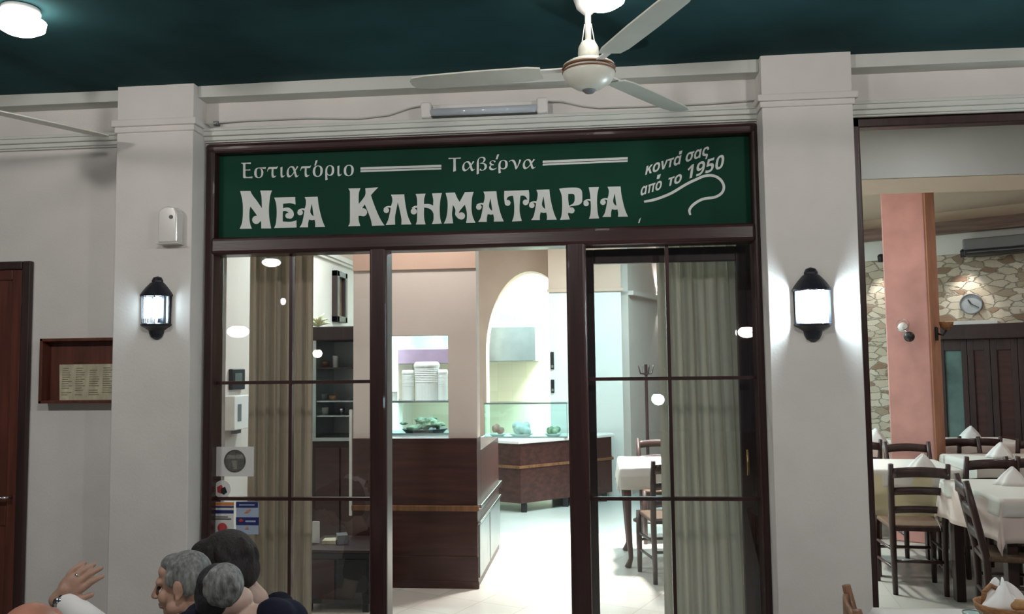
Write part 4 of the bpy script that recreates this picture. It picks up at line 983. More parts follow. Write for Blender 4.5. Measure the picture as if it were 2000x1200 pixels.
def strip(py0, py1, label):
    a = P(1063, (py0+py1)/2, YA); z0, z1 = Zc(1063, py1, PY), Zc(1063, py0, PY)
    x = pa+0.03
    o = empty('key_rack', label, 'rack', (x, PY, z0)); obj('board', MB().box(x-0.02, x+0.02, PY-0.02, PY, z0, z1), M['black'], o, bevel=0.003)
    obj('tag', MB().box(x-0.012, x+0.012, PY-0.025, PY-0.02, z0+0.02, z0+0.05), M['steel'], o)
strip(688, 722, 'upper dark strip holder on the pale pillar beside the arch'); strip(742, 768, 'lower dark strip holder on the pale pillar beside the arch')
def passage_picture():
    c = ang_a.lerp(ang_b, 0.80)-nv*0.1; k = c-nv*0.02
    d_ = k-Vector((EYE.x, EYE.y)); z0, z1 = 1.55+(714-722)/1650*(k.y+4.2), 1.55+(714-652)/1650*(k.y+4.2)
    mm = Matrix.Rotation(math.atan2(dv.y, dv.x), 3, 'Z')
    o = empty('picture_frame', 'narrow dark hanging on the passage wall beside the grey curtain', 'picture', (c.x, c.y, z0))
    obj('frame', MB().obox((k.x, k.y, (z0+z1)/2), (0.24, 0.03, z1-z0), mm), M['dark'], o, bevel=0.006); obj('print', MB().obox((k.x-nv.x*0.017, k.y-nv.y*0.017, (z0+z1)/2), (0.18, 0.006, z1-z0-0.07), mm), M['grey'], o)
passage_picture()
# uplight on the passage wall
wl = ang_a.lerp(ang_b, 0.60)
cx_, cy_ = wl.x-nv.x*0.135, wl.y-nv.y*0.135
o = empty('wall_uplight', 'bright uplight on the ledge of the passage wall behind the right glass', 'wall light', (cx_, cy_, zz))
obj('housing', MB().box(cx_-0.05, cx_+0.05, cy_-0.02, cy_+0.02, zz, zz+0.03), M['white'], o); obj('lens', MB().box(cx_-0.045, cx_+0.045, cy_-0.016, cy_+0.016, zz+0.031, zz+0.034), M['down'], o)
light('SPOT', (cx_, cy_, zz+0.05), 60, WHITE, 0.02, (PI, 0, 0), spot=R(70), blend=0.6)
light('SPOT', (cx_-nv.x*0.06, cy_-nv.y*0.06, zz-0.06), 8, WHITE, 0.02, (0, 0, 0), spot=R(60), blend=0.6)

# ================================================================== DINING ROOM
YB = 5.95
before = set(bpy.data.objects)
def air_conditioner():
    x0 = BX(1879, 485, 5.7); x1 = x0+1.0; z0, z1 = BZ(1900, 499, 5.75), BZ(1900, 466, 5.75)
    o = empty('air_conditioner', 'long dark wall air conditioner above the stone wall', 'air conditioner', ((x0+x1)/2, YB+0.02, z0))
    obj('shell', MB().box(x0, x1, 5.72, YB+0.02, z0+0.06, z1), M['ac'], o, bevel=0.02, seg=3)
    obj('outlet', MB().box(x0+0.01, x1-0.01, 5.73, YB, z0, z0+0.058), M['black'], o, bevel=0.01)
    obj('louvre', MB().box(x0+0.04, x1-0.04, 5.722, 5.732, z0+0.028, z0+0.036), M['ac'], o)
air_conditioner()
def clock():
    c = BP(1897, 594, 5.97); r = abs(BX(1920, 594, 5.97)-c.x); m = Matrix.Rotation(R(90), 3, 'X')
    o = empty('wall_clock', 'round grey clock on the stone wall above the light shelf', 'clock', (c.x, 6.0, c.z-r))
    obj('rim', MB().lathe((c.x, 6.0, c.z), [(r*0.88, 0.03), (r*0.9, 0.05), (r, 0.045), (r, 0.0)], 36, m=m), M['grey'], o, smooth=True)
    obj('dial', MB().lathe((c.x, 6.0, c.z), [(0, 0.036), (r*0.9, 0.036), (r*0.9, 0.0)], 36, m=m), M['dial'], o)
    for nm, an, l_, w_ in (('hour_hand', 120, 0.5, 0.012), ('minute_hand', -32, 0.78, 0.008)):
        a = R(an); obj(nm, MB().obox((c.x+math.cos(a)*r*l_/2, 5.958, c.z+math.sin(a)*r*l_/2), (r*l_, 0.004, w_), Matrix.Rotation(-a, 3, 'Y')), M['black'], o)
clock()
def light_shelf():
    x0, x1 = BX(1848, 625, 5.9), BX(1950, 625, 5.9); z = BZ(1900, 629, 5.9)
    o = empty('light_shelf', 'pale ledge lit from above, under the clock', 'shelf', ((x0+x1)/2, 6.0, z-0.03))
    obj('board', MB().box(x0, x1, 5.84, 6.0, z-0.03, z), M['white'], o, bevel=0.004); obj('lip', MB().box(x0, x1, 5.83, 5.84, z-0.035, z+0.012), M['white'], o)
light_shelf()
c = BP(1888, 512, 5.85); 
def spot_lamp(px, py, label, power):
    c = BP(px, py, 5.9); o = empty('wall_spotlight', label, 'spotlight', (c.x, 6.0, c.z))
    obj('bracket', MB().box(c.x-0.02, c.x+0.02, 5.90, 6.0, c.z+0.05, c.z+0.07), M['black'], o); obj('shade', MB().lathe((c.x, 5.88, c.z), [(0.035, 0), (0.04, 0.07), (0.02, 0.09), (0, 0.09)], 16), M['black'], o, smooth=True)
    obj('lens', MB().lathe((c.x, 5.88, c.z+0.004), [(0, 0), (0.033, 0.0), (0.033, 0.004)], 16), M['down'], o)
    light('SPOT', (c.x, 5.80, c.z-0.01), power, (1.0, 0.95, 0.88), 0.03, (R(14), 0, 0), spot=R(75), blend=0.7)
spot_lamp(1884, 503, 'small downlight washing the stone wall above the clock', 16)
spot_lamp(1722, 512, 'small downlight washing the stone wall left of the pink pillar', 16)
# dark wooden back doors
def back_unit():
    x0, x1 = BX(1836, 750, 5.8), bl1-0.05; zt_ = BZ(1900, 634, 5.8)
    o = empty('wooden_partition', 'wide dark wood door unit along the back stone wall', 'partition', ((x0+x1)/2, 5.9, 0))
    obj('cornice', MB().box(x0-0.03, x1, 5.72, 6.0, zt_-0.16, zt_), M['dark'], o, bevel=0.01)
    xs_ = [x0, BX(1893, 750, 5.8), BX(1938, 750, 5.8), BX(1992, 750, 5.8), BX(2050, 750, 5.8), x1]
    for a, c_ in zip(xs_, xs_[1:]):
        first = a == x0
        st = obj('door_leaf', MB().box(a, a+0.06, 5.78, 5.84, 0, zt_-0.16).box(c_-0.06, c_-0.004, 5.78, 5.84, 0, zt_-0.16).box(a+0.06, c_-0.06, 5.78, 5.84, zt_-0.28, zt_-0.16).box(a+0.06, c_-0.06, 5.78, 5.84, 0, 0.2), M['dark'], o, bevel=0.004)
        obj('pane' if first else 'door_panel', MB().box(a+0.06, c_-0.06, 5.80, 5.82, 0.2, zt_-0.28), mat('greenish_pane', (0.10, 0.15, 0.14), 0.1, 0.5, 3) if first else M['panel'], st)
back_unit()
for o in set(bpy.data.objects)-before:
    if o.parent is None: o.matrix_world = BACK_T @ o.matrix_basis
def sconce(c, k, label, Y, side=False):
    o = empty('wall_sconce', label, 'sconce', (c.x, Y, c.z-0.06))
    if side:
        obj('back_plate', MB().box(c.x, c.x+0.02, Y-0.03, Y+0.03, c.z-0.06, c.z+0.06), M['black'], o, bevel=0.004)
        obj('arm', MB().tube([(c.x+0.02, Y, c.z), (c.x+0.06, Y, c.z-0.015), (c.x+0.09, Y, c.z+0.03)], 0.008, 8), M['black'], o, smooth=True)
        obj('glass_shade', MB().lathe((c.x+0.09, Y, c.z+0.03), [(0.02, 0), (0.05, 0.03), (0.06, 0.07), (0.055, 0.07)], 20), M['basket'], o, smooth=True)
    else:
        obj('back_plate', MB().lathe((c.x, Y, c.z), [(0, 0.02), (0.035, 0.02), (0.045, 0.0)], 20, m=Matrix.Rotation(R(90), 3, 'X')), M['white'], o, smooth=True)
        obj('arm', MB().tube([(c.x, Y-0.015, c.z), (c.x+0.02, Y-0.07, c.z-0.02), (k.x, Y-0.075, k.z+0.01)], 0.007, 8), M['chrome'], o, smooth=True)
        obj('lamp_ball', MB().ball((k.x, Y-0.085, k.z-0.01), 0.045, 16), M['black'], o, smooth=True)
        obj('shade_ring', MB().lathe((c.x+0.01, Y-0.06, c.z+0.02), [(0.05, 0), (0.054, 0.006), (0.05, 0.012)], 20, m=Matrix.Rotation(R(70), 3, 'X'), cap=False), M['chrome'], o, smooth=True)
before = set(bpy.data.objects)
def on_column(px, py, y):
    e = COL_T.inverted() @ EYE; dd = COL_T.inverted().to_3x3() @ ray(px, py); return e+dd*((y-e.y)/dd.y)
sconce(on_column(1764, 640, 0), on_column(1777, 656, -0.06), 'small sconce with a black ball on the front of the pink pillar', 0.0)
sconce(Vector((cw/2+0.012, 0.22, on_column(1836, 652, 0.2).z)), None, 'small dark sconce sticking out of the right side of the pink pillar', 0.22, True)
for o in set(bpy.data.objects)-before:
    if o.parent is None: o.matrix_world = COL_T @ o.matrix_basis

# ladder-back chairs: built once at the origin, facing +y
def make_chair(mt):
    t = empty('ladder_back_chair', '', 'chair'); 
    H, SH, W, D = 0.87, 0.45, 0.345, 0.37
    rear = lambda s: [(s*W/2*0.92, -D/2, 0), (s*W/2*0.93, -D/2+0.005, SH*0.6), (s*W/2*0.95, -D/2, SH), (s*W/2, -D/2-0.05, H*0.8), (s*W/2*1.02, -D/2-0.085, H)]
    for s in (-1, 1):
        obj('leg', MB().tube(rear(s), [0.017, 0.02, 0.022, 0.021, 0.017], 10), mt, t, smooth=True)
        obj('leg', MB().tube([(s*W/2*1.08, D/2, 0), (s*W/2*1.08, D/2, 0.22), (s*W/2*1.08, D/2, SH+0.005)], [0.017, 0.022, 0.02], 10), mt, t, smooth=True)
    for z, h in ((0.56, 0.045), (0.685, 0.05), (0.81, 0.065)):
        yb_ = -D/2-0.05*max(0, (z-SH))/(H*0.8-SH)-(0.01 if z > 0.75 else 0); w_ = W/2*0.97
        def fn(u, v, yb_=yb_, w_=w_, z=z, h=h): 
            q = 2*u-1; return Vector((w_*q, yb_-0.022*(1-q*q), z+(v-0.5)*h+0.012*(1-q*q)))
        obj('slat', MB().sheet(fn, 10, 2), mt, t, smooth=True, solid=0.016)
    b = MB().box(-W/2*1.06, W/2*1.06, -D/2, D/2, SH-0.022, SH+0.008); obj('seat', b, M['rush'], t, bevel=0.012, seg=3)
    obj('seat_rail', MB().box(-W/2, W/2, D/2-0.012, D/2+0.016, SH-0.03, SH-0.004), mt, t)
    obj('seat_rail', MB().box(-W/2, W/2, -D/2-0.012, -D/2+0.012, SH-0.03, SH-0.004), mt, t)
    for z in (0.17, 0.29):
        for s in (-1, 1): obj('stretcher', MB().tube([(s*W/2*0.93, -D/2, z), (s*W/2*1.07, D/2, z)], 0.010, 8), mt, t, smooth=True)
    obj('stretcher', MB().tube([(-W/2*1.07, D/2, 0.24), (W/2*1.07, D/2, 0.24)], 0.011, 8), mt, t, smooth=True)
    obj('stretcher', MB().tube([(-W/2*0.93, -D/2, 0.22), (W/2*0.93, -D/2, 0.22)], 0.011, 8), mt, t, smooth=True)
    return t
chair0 = make_chair(M['chair']); used = [0]
def chair(x, y, rz, label, group='dark ladder-back chairs in the dining room', z=0.0):
    t = chair0 if not used[0] else copy_tree(chair0); used[0] = 1
    t.location = (x, y, z); t.rotation_euler = (0, 0, rz); t['label'] = label; t['group'] = group; return t
def table(x, y, w_, d_, label, clabel, drop, mt='wcloth', over=None, rz=0.0, z=0.0, H=0.76, leg='panel', cab=False):
    t = empty('dining_table', label, 'table', (0, 0, 0), 'tables in the dining room' if z == 0 else None)
    obj('tabletop', MB().box(-w_/2, w_/2, -d_/2, d_, H-0.03, H) if False else MB().box(-w_/2, w_/2, -d_/2, d_/2, H-0.03, H), M[leg], t, bevel=0.004)
    obj('apron', MB().box(-w_/2+0.05, w_/2-0.05, -d_/2+0.05, -d_/2+0.07, H-0.12, H-0.03).box(-w_/2+0.05, w_/2-0.05, d_/2-0.07, d_/2-0.05, H-0.12, H-0.03).box(-w_/2+0.05, -w_/2+0.07, -d_/2+0.07, d_/2-0.07, H-0.12, H-0.03).box(w_/2-0.07, w_/2-0.05, -d_/2+0.07, d_/2-0.07, H-0.12, H-0.03), M[leg], t)
    for sx_ in (-1, 1):
        for sy_ in (-1, 1):
            lx, ly = sx_*(w_/2-0.06), sy_*(d_/2-0.06)
            if cab: b = MB().tube([(lx, ly, H-0.03), (lx+sx_*0.015, ly, H-0.14), (lx+sx_*0.008, ly, H*0.45), (lx-sx_*0.006, ly, 0.07), (lx+sx_*0.02, ly-0.01, 0.0)], [0.036, 0.034, 0.024, 0.018, 0.026], 12)
            else: b = MB().box(lx-0.03, lx+0.03, ly-0.03, ly+0.03, 0, H-0.03)
            obj('leg', b, M[leg], t, smooth=cab, bevel=0 if cab else 0.004)
    t.location = (x, y, z); t.rotation_euler = (0, 0, rz)
    def drape(nm, cx_, cy_, cw, cd, zz_, mt_, lab, rzz, seed):
        rn = random.Random(seed); pa_ = [rn.random()*6 for _ in range(4)]
        def fn(u, v):
            px_, py_ = (u-0.5)*cw, (v-0.5)*cd
            ox = max(0, abs(px_)-w_/2); oy = max(0, abs(py_)-d_/2); dr = math.hypot(ox, oy)
            qx = min(abs(px_), w_/2+0.006)*(1 if px_ > 0 else -1); qy = min(abs(py_), d_/2+0.006)*(1 if py_ > 0 else -1)
            if dr > 0.004:
                f_ = dr*(0.09+0.07*math.sin((px_ if oy > ox else py_)*19+pa_[0]))
                if ox > 0: qx += f_*(1 if px_ > 0 else -1)*(ox/dr)
                if oy > 0: qy += f_*(1 if py_ > 0 else -1)*(oy/dr)
            return Vector((qx, qy, H+zz_-max(0, dr-0.004)))
        o = obj(nm, MB().sheet(fn, 44, 40), M[mt_], smooth=True, solid=0.003); tag(o, lab, 'tablecloth', None)
        o.location = (x, y, z+0.003); o.rotation_euler = (0, 0, rz); return o
    drape('tablecloth', 0, 0, w_+2*drop, d_+2*drop, 0.002, mt, clabel, 0, int(abs(x*100)))
    if over: 
        o = drape('overcloth', 0, 0, w_+2*over[1], d_+2*over[1], 0.007, over[0], over[2], 0, int(abs(x*77)))
    return t
def napkin(x, y, z, label, s=0.085, rot=0.0, group='folded napkins on the dining tables'):
    rn = random.Random(int(x*1000)); b = MB(); N = 20; rings = []
    for k, (r_, h_) in enumerate(((1.0, 0), (0.86, 0.3), (0.6, 0.75), (0.28, 1.15), (0.05, 1.35))):
        ring = []
        for i in range(N):
            a = 2*PI*i/N; w_ = 1+0.22*math.sin(a*5+k*0.3)*(1-h_/1.6)
            ring.append(b.b.verts.new((s*r_*w_*math.cos(a)*1.15+0.25*s*h_*0.3, s*r_*w_*math.sin(a)*0.7, s*h_*(1+0.08*math.sin(a*3)))))
        rings.append(ring)
    for A, B in zip(rings, rings[1:]):
        for i in range(N): b.b.faces.new((A[i], A[(i+1) % N], B[(i+1) % N], B[i]))
    b.b.faces.new(rings[-1]); b.b.faces.new(rings[0][::-1])
    o = obj('napkin', b, M['napkin'], smooth=True); o.location = (x, y, z); o.rotation_euler = (0, 0, rot); tag(o, label, 'napkin', group); return o
TH = 0.772
# the nearest table and its chairs
x1c = X(1789, 1160, 1.90)
chair(x1c, 1.94, R(-5), 'ladder-back chair standing nearest the window frame, its back to the pavement')
tx = (X(1702, 930, 1.95)+X(1880, 930, 1.95))/2
table(tx+0.1, 2.56, 0.66, 0.70, 'square table of the nearest window chair, under white and yellow cloths', 'yellow undercloth hanging low with a pointed corner on the nearest window table', 0.36, 'ycloth', ('wcloth', 0.13, 'white top cloth on the nearest window table'), rz=R(-4))
napkin(X(1800, 895, 2.1), 2.1, TH, 'pointed white napkin behind the top rail of the nearest window chair', 0.088)
chair(X(1800, 880, 3.04)-0.02, 3.05, R(180), 'ladder-back chair facing us across the nearest window table, before the pink pillar')
# table at the right edge, with the chair pushed against it from the left
t2x, t2y = X(1957, 965, 0.85)+0.42, 1.28
table(t2x, t2y, 0.84, 0.84, 'dark table at the right edge of the picture under a pale cloth', 'white cloth with a pale pink tint on the right edge table', 0.24, 'pcloth', ('wcloth', 0.10, 'white top cloth on the right edge table'), leg='dark')
chair(X(1913, 1050, 0.95)+0.21, 0.97, R(-104), 'dark chair seen from the side, pushed against the right edge table')
napkin(X(1925, 935, 1.5)+0.12, 1.42, TH, 'white napkin above the side-on chair, on the far corner of the right edge table', 0.08)
# rows behind
t3x, t3y = 3.22, 3.0
table(t3x, t3y, 0.70, 0.70, 'square table behind the side-on chair under a white cloth', 'white cloth of the square table behind the side-on chair', 0.22)
chair(X(1912, 990, 2.3)+0.02, 2.40, R(3), 'ladder-back chair behind the side-on chair, its back to the pavement')
chair(t3x-0.02, 3.52, R(182), 'chair facing us across the square table right of the pink pillar')
napkin(X(1947, 872, 3.05), 3.0, TH, 'white napkin on the square table behind the side-on chair', 0.085)
chair(X(1990, 960, 1.95)+0.20, 1.89, R(182), 'chair with a brown lit top rail at the far right, second row')
t5x = X(1918, 850, 4.4)
table(t5x, 4.62, 0.80, 0.66, 'small table near the back door unit under a beige cloth', 'beige cloth of the small table near the back door unit', 0.2, 'pcloth')
chair(X(1903, 860, 3.9)+0.02, 4.10, R(0), 'chair at the small table near the back door unit, its back to the pavement')
chair(X(1985, 860, 3.9)+0.08, 3.88, R(-4), 'chair at the far right before the back door unit, its back to the pavement')
napkin(X(1903, 838, 4.4), 4.50, TH, 'white napkin on the small table near the back door unit', 0.10)
t6x = X(1690, 870, 4.3)
table(t6x, 4.4, 0.72, 0.72, 'table beyond the left side of the pink pillar under a white cloth', 'white cloth on the table left of the pink pillar', 0.22)
chair(X(1700, 880, 3.7)-0.12, 3.80, R(-5), 'chair partly hidden by the window frame left of the pink pillar')
napkin(X(1712, 852, 4.2), 4.25, TH, 'white napkin left of the pink pillar', 0.10)
# things seen behind the right glass
tgx = X(1262, 930, 2.55)
table(tgx+0.16, 2.75, 0.72, 0.72, 'table with curved legs behind the right glass under a white cloth', 'white cloth on the curved-leg table behind the right glass', 0.17, 'wcloth', ('napkin', 0.08, 'white top cloth on the curved-leg table behind the right glass'), cab=True)
chair(X(1290, 900, 3.4)+0.02, 3.5, R(185), 'dark chair facing us at the curved-leg table behind the right glass')
chair(X(1300, 1100, 2.1)+0.04, 2.16, R(10), 'dark chair at the curved-leg table, partly behind the right curtain')
def plant():
    x, y = X(1262, 740, 4.4), 4.4
    o = empty('slim_coat_stand', 'tall dark stand with hooks behind the right glass, left of the grey curtain', 'coat stand', (x, y, 0))
    obj('pole', MB().tube([(x, y, 0.03), (x, y, 1.55)], 0.016, 10), M['dark'], o); obj('foot', MB().lathe((x, y, 0), [(0.16, 0), (0.16, 0.015), (0.03, 0.04), (0, 0.04)], 20), M['dark'], o, smooth=True)
    for k in range(4):
        a = R(90*k+20); obj('hook', MB().tube([(x, y, 1.45), (x+0.06*math.cos(a), y+0.06*math.sin(a), 1.46), (x+0.08*math.cos(a), y+0.08*math.sin(a), 1.54)], 0.008, 8), M['dark'], o, smooth=True)
plant()

# ================================================================== PAVEMENT TABLE AND CHAIR IN THE CORNER
TZ = STREET_Z+0.76
fy = PZ(1700, 1183, TZ+0.012).y
ftx = X(1698, 1183, fy)+0.005
table(ftx+0.55, fy-0.40, 1.10, 0.80, 'pavement table at the bottom right corner under a white cloth', 'white cloth on the pavement table in the bottom right corner', 0.25, 'wcloth', z=STREET_Z)
cst = chair(0, 0, 0, 'honey brown chair top poking up beside the right pilaster', 'chairs on the pavement', STREET_Z)
p = P(1672, 1145, -0.90)
for ch in cst.children:
    if ch.name.split('.')[0] != 'seat':
        ch.data = ch.data.copy(); ch.data.materials.clear(); ch.data.materials.append(M['honey'])
cst.rotation_euler = (0, 0, R(-100)); cst.location = (p.x+0.26, -0.90, STREET_Z)
TZ2 = TZ+0.008
def basket():
    c = PZ(1948, 1196, TZ2+0.02); x, y = c.x, c.y-0.06
    o = empty('bread_basket', 'brown wicker bread basket on the pavement table', 'basket', (x, y, TZ2))
    obj('bowl', MB().lathe((x, y, TZ2), [(0, 0.0), (0.07, 0), (0.10, 0.05), (0.105, 0.07), (0.097, 0.07), (0.068, 0.008), (0, 0.008)], 28), M['basket'], o, smooth=True)
    obj('handle', MB().tube([(x-0.075+0.02*0, y, TZ2+0.06), (x-0.07, y, TZ2+0.11), (x-0.045, y, TZ2+0.135), (x-0.02, y, TZ2+0.12)], 0.009, 10), M['basket'], o, smooth=True)
    b = MB(); rn = random.Random(11); N = 28; rings = []
    tips = lambda a: 1+0.25*math.sin(3*a+0.6)+0.14*math.sin(7*a+1)
    for k in range(9):
        v = k/8; ring = []
        for i in range(N):
            a = 2*PI*i/N; r_ = (0.082*(1-v)+0.012)*(1+0.16*math.sin(4*a+v*3)*(0.4+v)); lean = 0.02*v
            ring.append(b.b.verts.new((x+0.005+r_*math.cos(a)-lean*0.6, y+r_*0.75*math.sin(a), TZ2+0.05+0.095*(1-(1-v)**1.6)*tips(a)*(0.85 if math.cos(a) > 0 else 1.0))))
        rings.append(ring)
    for A, B in zip(rings, rings[1:]):
        for i in range(N): b.b.faces.new((A[i], A[(i+1) % N], B[(i+1) % N], B[i]))
    b.b.faces.new(rings[-1]); b.b.faces.new(rings[0][::-1])
    k = obj('napkin', b, M['napkin'], smooth=True, sub=1); tag(k, 'crumpled white napkin standing up in the wicker bread basket', 'napkin'); base(k)
    b = MB().ball((x+0.03, y-0.045, TZ2+0.075), (0.04, 0.025, 0.022), 14, Matrix.Rotation(R(25), 3, 'Z')); k = obj('bread', b, M['bread'], smooth=True); tag(k, 'piece of bread in front of the crumpled napkin', 'bread'); base(k)
    g = PZ(1892, 1192, TZ2+0.055); gx, gy = g.x, g.y-0.03
    o = empty('drinking_glass', 'small clear glass left of the wicker bread basket', 'glass', (gx, gy, TZ2))
    obj('glass_body', MB().lathe((gx, gy, TZ2), [(0, 0.0), (0.026, 0), (0.034, 0.055), (0.032, 0.055), (0.024, 0.006), (0, 0.006)], 24), M['kglass'], o, smooth=True)
    obj('rim', MB().lathe((gx, gy, TZ2+0.053), [(0.032, 0), (0.0352, 0.001), (0.0345, 0.004), (0.032, 0.003)], 24, cap=False), M['steel'], o, smooth=True)
basket()

# ================================================================== PEOPLE AT THE PAVEMENT TABLES
def axes(az, pitch=0.0, roll=0.0):
    """Turns local +y (the face) to the compass direction az; pitch < 0 looks down."""
    return Matrix.Rotation(az-PI/2, 3, 'Z') @ Matrix.Rotation(pitch, 3, 'X') @ Matrix.Rotation(roll, 3, 'Y')
def add_head(b, H, m, s):
    L = lambda x, y, z: H+m @ (Vector((x, y, z))*s)
    bb = lambda x, y, z, r: b.ball(L(x, y, z), Vector(r)*s, 18, m)
    bb(0, -0.012, 0.028, (0.074, 0.094, 0.088)); bb(0, 0.030, -0.040, (0.056, 0.058, 0.066)); bb(0, 0.062, -0.094, (0.026, 0.022, 0.020))
    bb(0, 0.068, 0.026, (0.056, 0.026, 0.020)); bb(0, 0.05, 0.06, (0.055, 0.03, 0.035))
    for q in (-1, 1):
        bb(q*0.036, 0.060, -0.032, (0.026, 0.024, 0.030)); bb(q*0.048, 0.02, -0.075, (0.022, 0.035, 0.026))
        bb(q*0.077, -0.010, -0.006, (0.009, 0.020, 0.033)); bb(q*0.083, -0.018, 0.004, (0.006, 0.012, 0.022)); bb(q*0.079, -0.004, -0.036, (0.008, 0.010, 0.012))
        bb(q*0.011, 0.101, -0.032, (0.010, 0.012, 0.008))
    b.capsule(L(0, 0.088, 0.016), 0.009*s, L(0, 0.112, -0.028), 0.013*s, 10)
    bb(0, 0.089, -0.060, (0.024, 0.009, 0.007)); bb(0, 0.087, -0.073, (0.021, 0.010, 0.008))
def voxel(o, size, sm=6):
    r = o.modifiers.new('remesh', 'REMESH'); r.mode = 'VOXEL'; r.voxel_size = size; r.use_smooth_shade = True
    q = o.modifiers.new('smooth', 'SMOOTH'); q.factor = 0.5; q.iterations = sm
def person(label, H, az, s, skin, lean, hair, top, sleeves='long', arms=None, pitch=0.0, roll=0.0, nape=0.06, width=0.17, seat_z=STREET_Z+0.47, neck_out=None, low_neck=0.0, hand_fn=None, group=None, knee_dir=None):
    """H: middle of the head; az: compass direction faced; lean: how far the hips sit behind the neck."""
    f = Vector((math.cos(az), math.sin(az), 0)); l = Vector((-f.y, f.x, 0)); up = Vector((0, 0, 1)); m = axes(az, pitch, roll)
    S = neck_out if neck_out else H-f*nape-up*0.225*s
    hips = S-f*lean; hips.z = min(seat_z+0.10, S.z-0.22)
    o = empty('person', label, 'person', (hips.x, hips.y, STREET_Z))
    b = MB(); add_head(b, H, m, s)
    b.capsule(H+m @ Vector((0, -0.030, -0.05))*s, 0.054*s, S+up*0.03, 0.060*s)
    sh = [S+l*width*q-up*0.035 for q in (1, -1)]
    chest = S.lerp(hips, 0.42)
    b.capsule(sh[0], 0.052, sh[1], 0.052); b.capsule(sh[0]-up*0.03-l*0.05, 0.07, chest+l*0.07, 0.10); b.capsule(sh[1]-up*0.03+l*0.05, 0.07, chest-l*0.07, 0.10)
    b.capsule(S-up*0.06, 0.07, chest, 0.115); b.capsule(chest+l*0.05, 0.115, hips+l*0.06, 0.12); b.capsule(chest-l*0.05, 0.115, hips-l*0.06, 0.12)
    limbs = []
    for i, q in enumerate((1, -1)):
        if arms and arms[i]: E_, W_ = arms[i]
        else:
            E_ = sh[i]-up*0.25+f*0.06+l*q*0.04; W_ = E_+f*0.13+l*(-q)*0.13-up*0.03
        b.capsule(sh[i], 0.048, E_, 0.040); b.capsule(E_, 0.040, W_, 0.027)
        limbs.append((sh[i], E_, W_))
        if arms and arms[i] and hand_fn: hand_fn(b, E_, W_)
        else:
            u = (W_-E_).normalized(); v = u.cross(up).normalized()
            b.ball(W_+u*0.05, (0.035, 0.035, 0.02), 12)
            for k in range(4):
                p0 = W_+u*0.08+v*(-0.027+0.018*k); p1 = p0+u*0.035-up*0.01; p2 = p1+u*0.02-up*0.025
                b.capsule(p0, 0.009, p1, 0.008, 8); b.capsule(p1, 0.008, p2, 0.007, 8)
            b.capsule(W_+u*0.03+v*0.03*q, 0.011, W_+u*0.065+v*0.05*q-up*0.01, 0.009, 8)
    if knee_dir: f = Vector(knee_dir).normalized(); l = Vector((-f.y, f.x, 0))
    knees = [hips+f*0.40+l*0.09*q-up*0.02 for q in (1, -1)]
    for q, K in zip((1, -1), knees):
        b.capsule(hips+l*0.08*q, 0.085, K, 0.058); A_ = Vector((K.x-f.x*0.03, K.y-f.y*0.03, STREET_Z+0.08)); b.capsule(K, 0.056, A_, 0.038)
        b.capsule(A_-up*0.035, 0.034, A_+f*0.13-up*0.05, 0.027)
    body = obj('body', b, skin, o, smooth=True); voxel(body, 0.0040 if hand_fn else 0.0055, 4)
    L = lambda x, y, z: H+m @ (Vector((x, y, z))*s)
    for q in (-1, 1): obj('eye', MB().ball(L(q*0.030, 0.079, 0.004), 0.0075*s, 12), M['eye'], o, smooth=True)
    b = MB(); hair(b, H, m, s, L)
    hr = obj('hair', b, skin, o, smooth=True); hr.data.materials.clear(); voxel(hr, 0.006, 3)
    b = MB(); g = 0.013
    T0 = S-up*(0.055+low_neck)
    b.capsule(sh[0].lerp(S, low_neck*2.2), 0.052+g, sh[0], 0.052+g); b.capsule(sh[1].lerp(S, low_neck*2.2), 0.052+g, sh[1], 0.052+g)
    if not low_neck: b.capsule(sh[0], 0.052+g, sh[1], 0.052+g)
    b.capsule(sh[0]-up*0.03-l*0.05, 0.07+g, chest+l*0.07, 0.10+g); b.capsule(sh[1]-up*0.03+l*0.05, 0.07+g, chest-l*0.07, 0.10+g)
    b.capsule(T0, 0.07+(g if not low_neck else -0.01), chest, 0.115+g); b.capsule(chest+l*0.05, 0.115+g, hips+l*0.06, 0.12+g); b.capsule(chest-l*0.05, 0.115+g, hips-l*0.06, 0.12+g)
    if sleeves == 'long':
        for a, e, w_ in limbs: b.capsule(a, 0.055+g, e, 0.047+g); b.capsule(e, 0.047+g, w_.lerp(e, 0.17 if hand_fn else 0.08), 0.030+g)
    elif sleeves == 'short':
        for a, e, w_ in limbs: b.capsule(a, 0.052+g, a.lerp(e, 0.55), 0.046+g)
    t = obj('shirt' if top != 'navytop' else 'top', b, M[top], o, smooth=True); voxel(t, 0.007, 4)
    if not low_neck:
        n_ = (H+m @ Vector((0, -0.03, -0.05))*s-S).normalized(); q4 = n_.to_track_quat('Z', 'Y').to_matrix()
        obj('collar', MB().lathe(S+n_*0.035, [(0.070*s+0.004, -0.02), (0.066*s+0.002, 0.022), (0.073*s+0.004, 0.024), (0.086*s, -0.012)], 28, m=q4, cap=False), M[top], t, smooth=True)
    b = MB()
    for q, K in zip((1, -1), knees):
        b.capsule(hips+l*0.08*q, 0.098, K, 0.07); b.capsule(K, 0.068, Vector((K.x-f.x*0.03, K.y-f.y*0.03, STREET_Z+0.10)), 0.052)
    b.capsule(hips+l*0.06, 0.125, hips-l*0.06, 0.125)
    tr = obj('trousers', b, M['grey'], o, smooth=True); voxel(tr, 0.009, 4)
    return o, hr, t
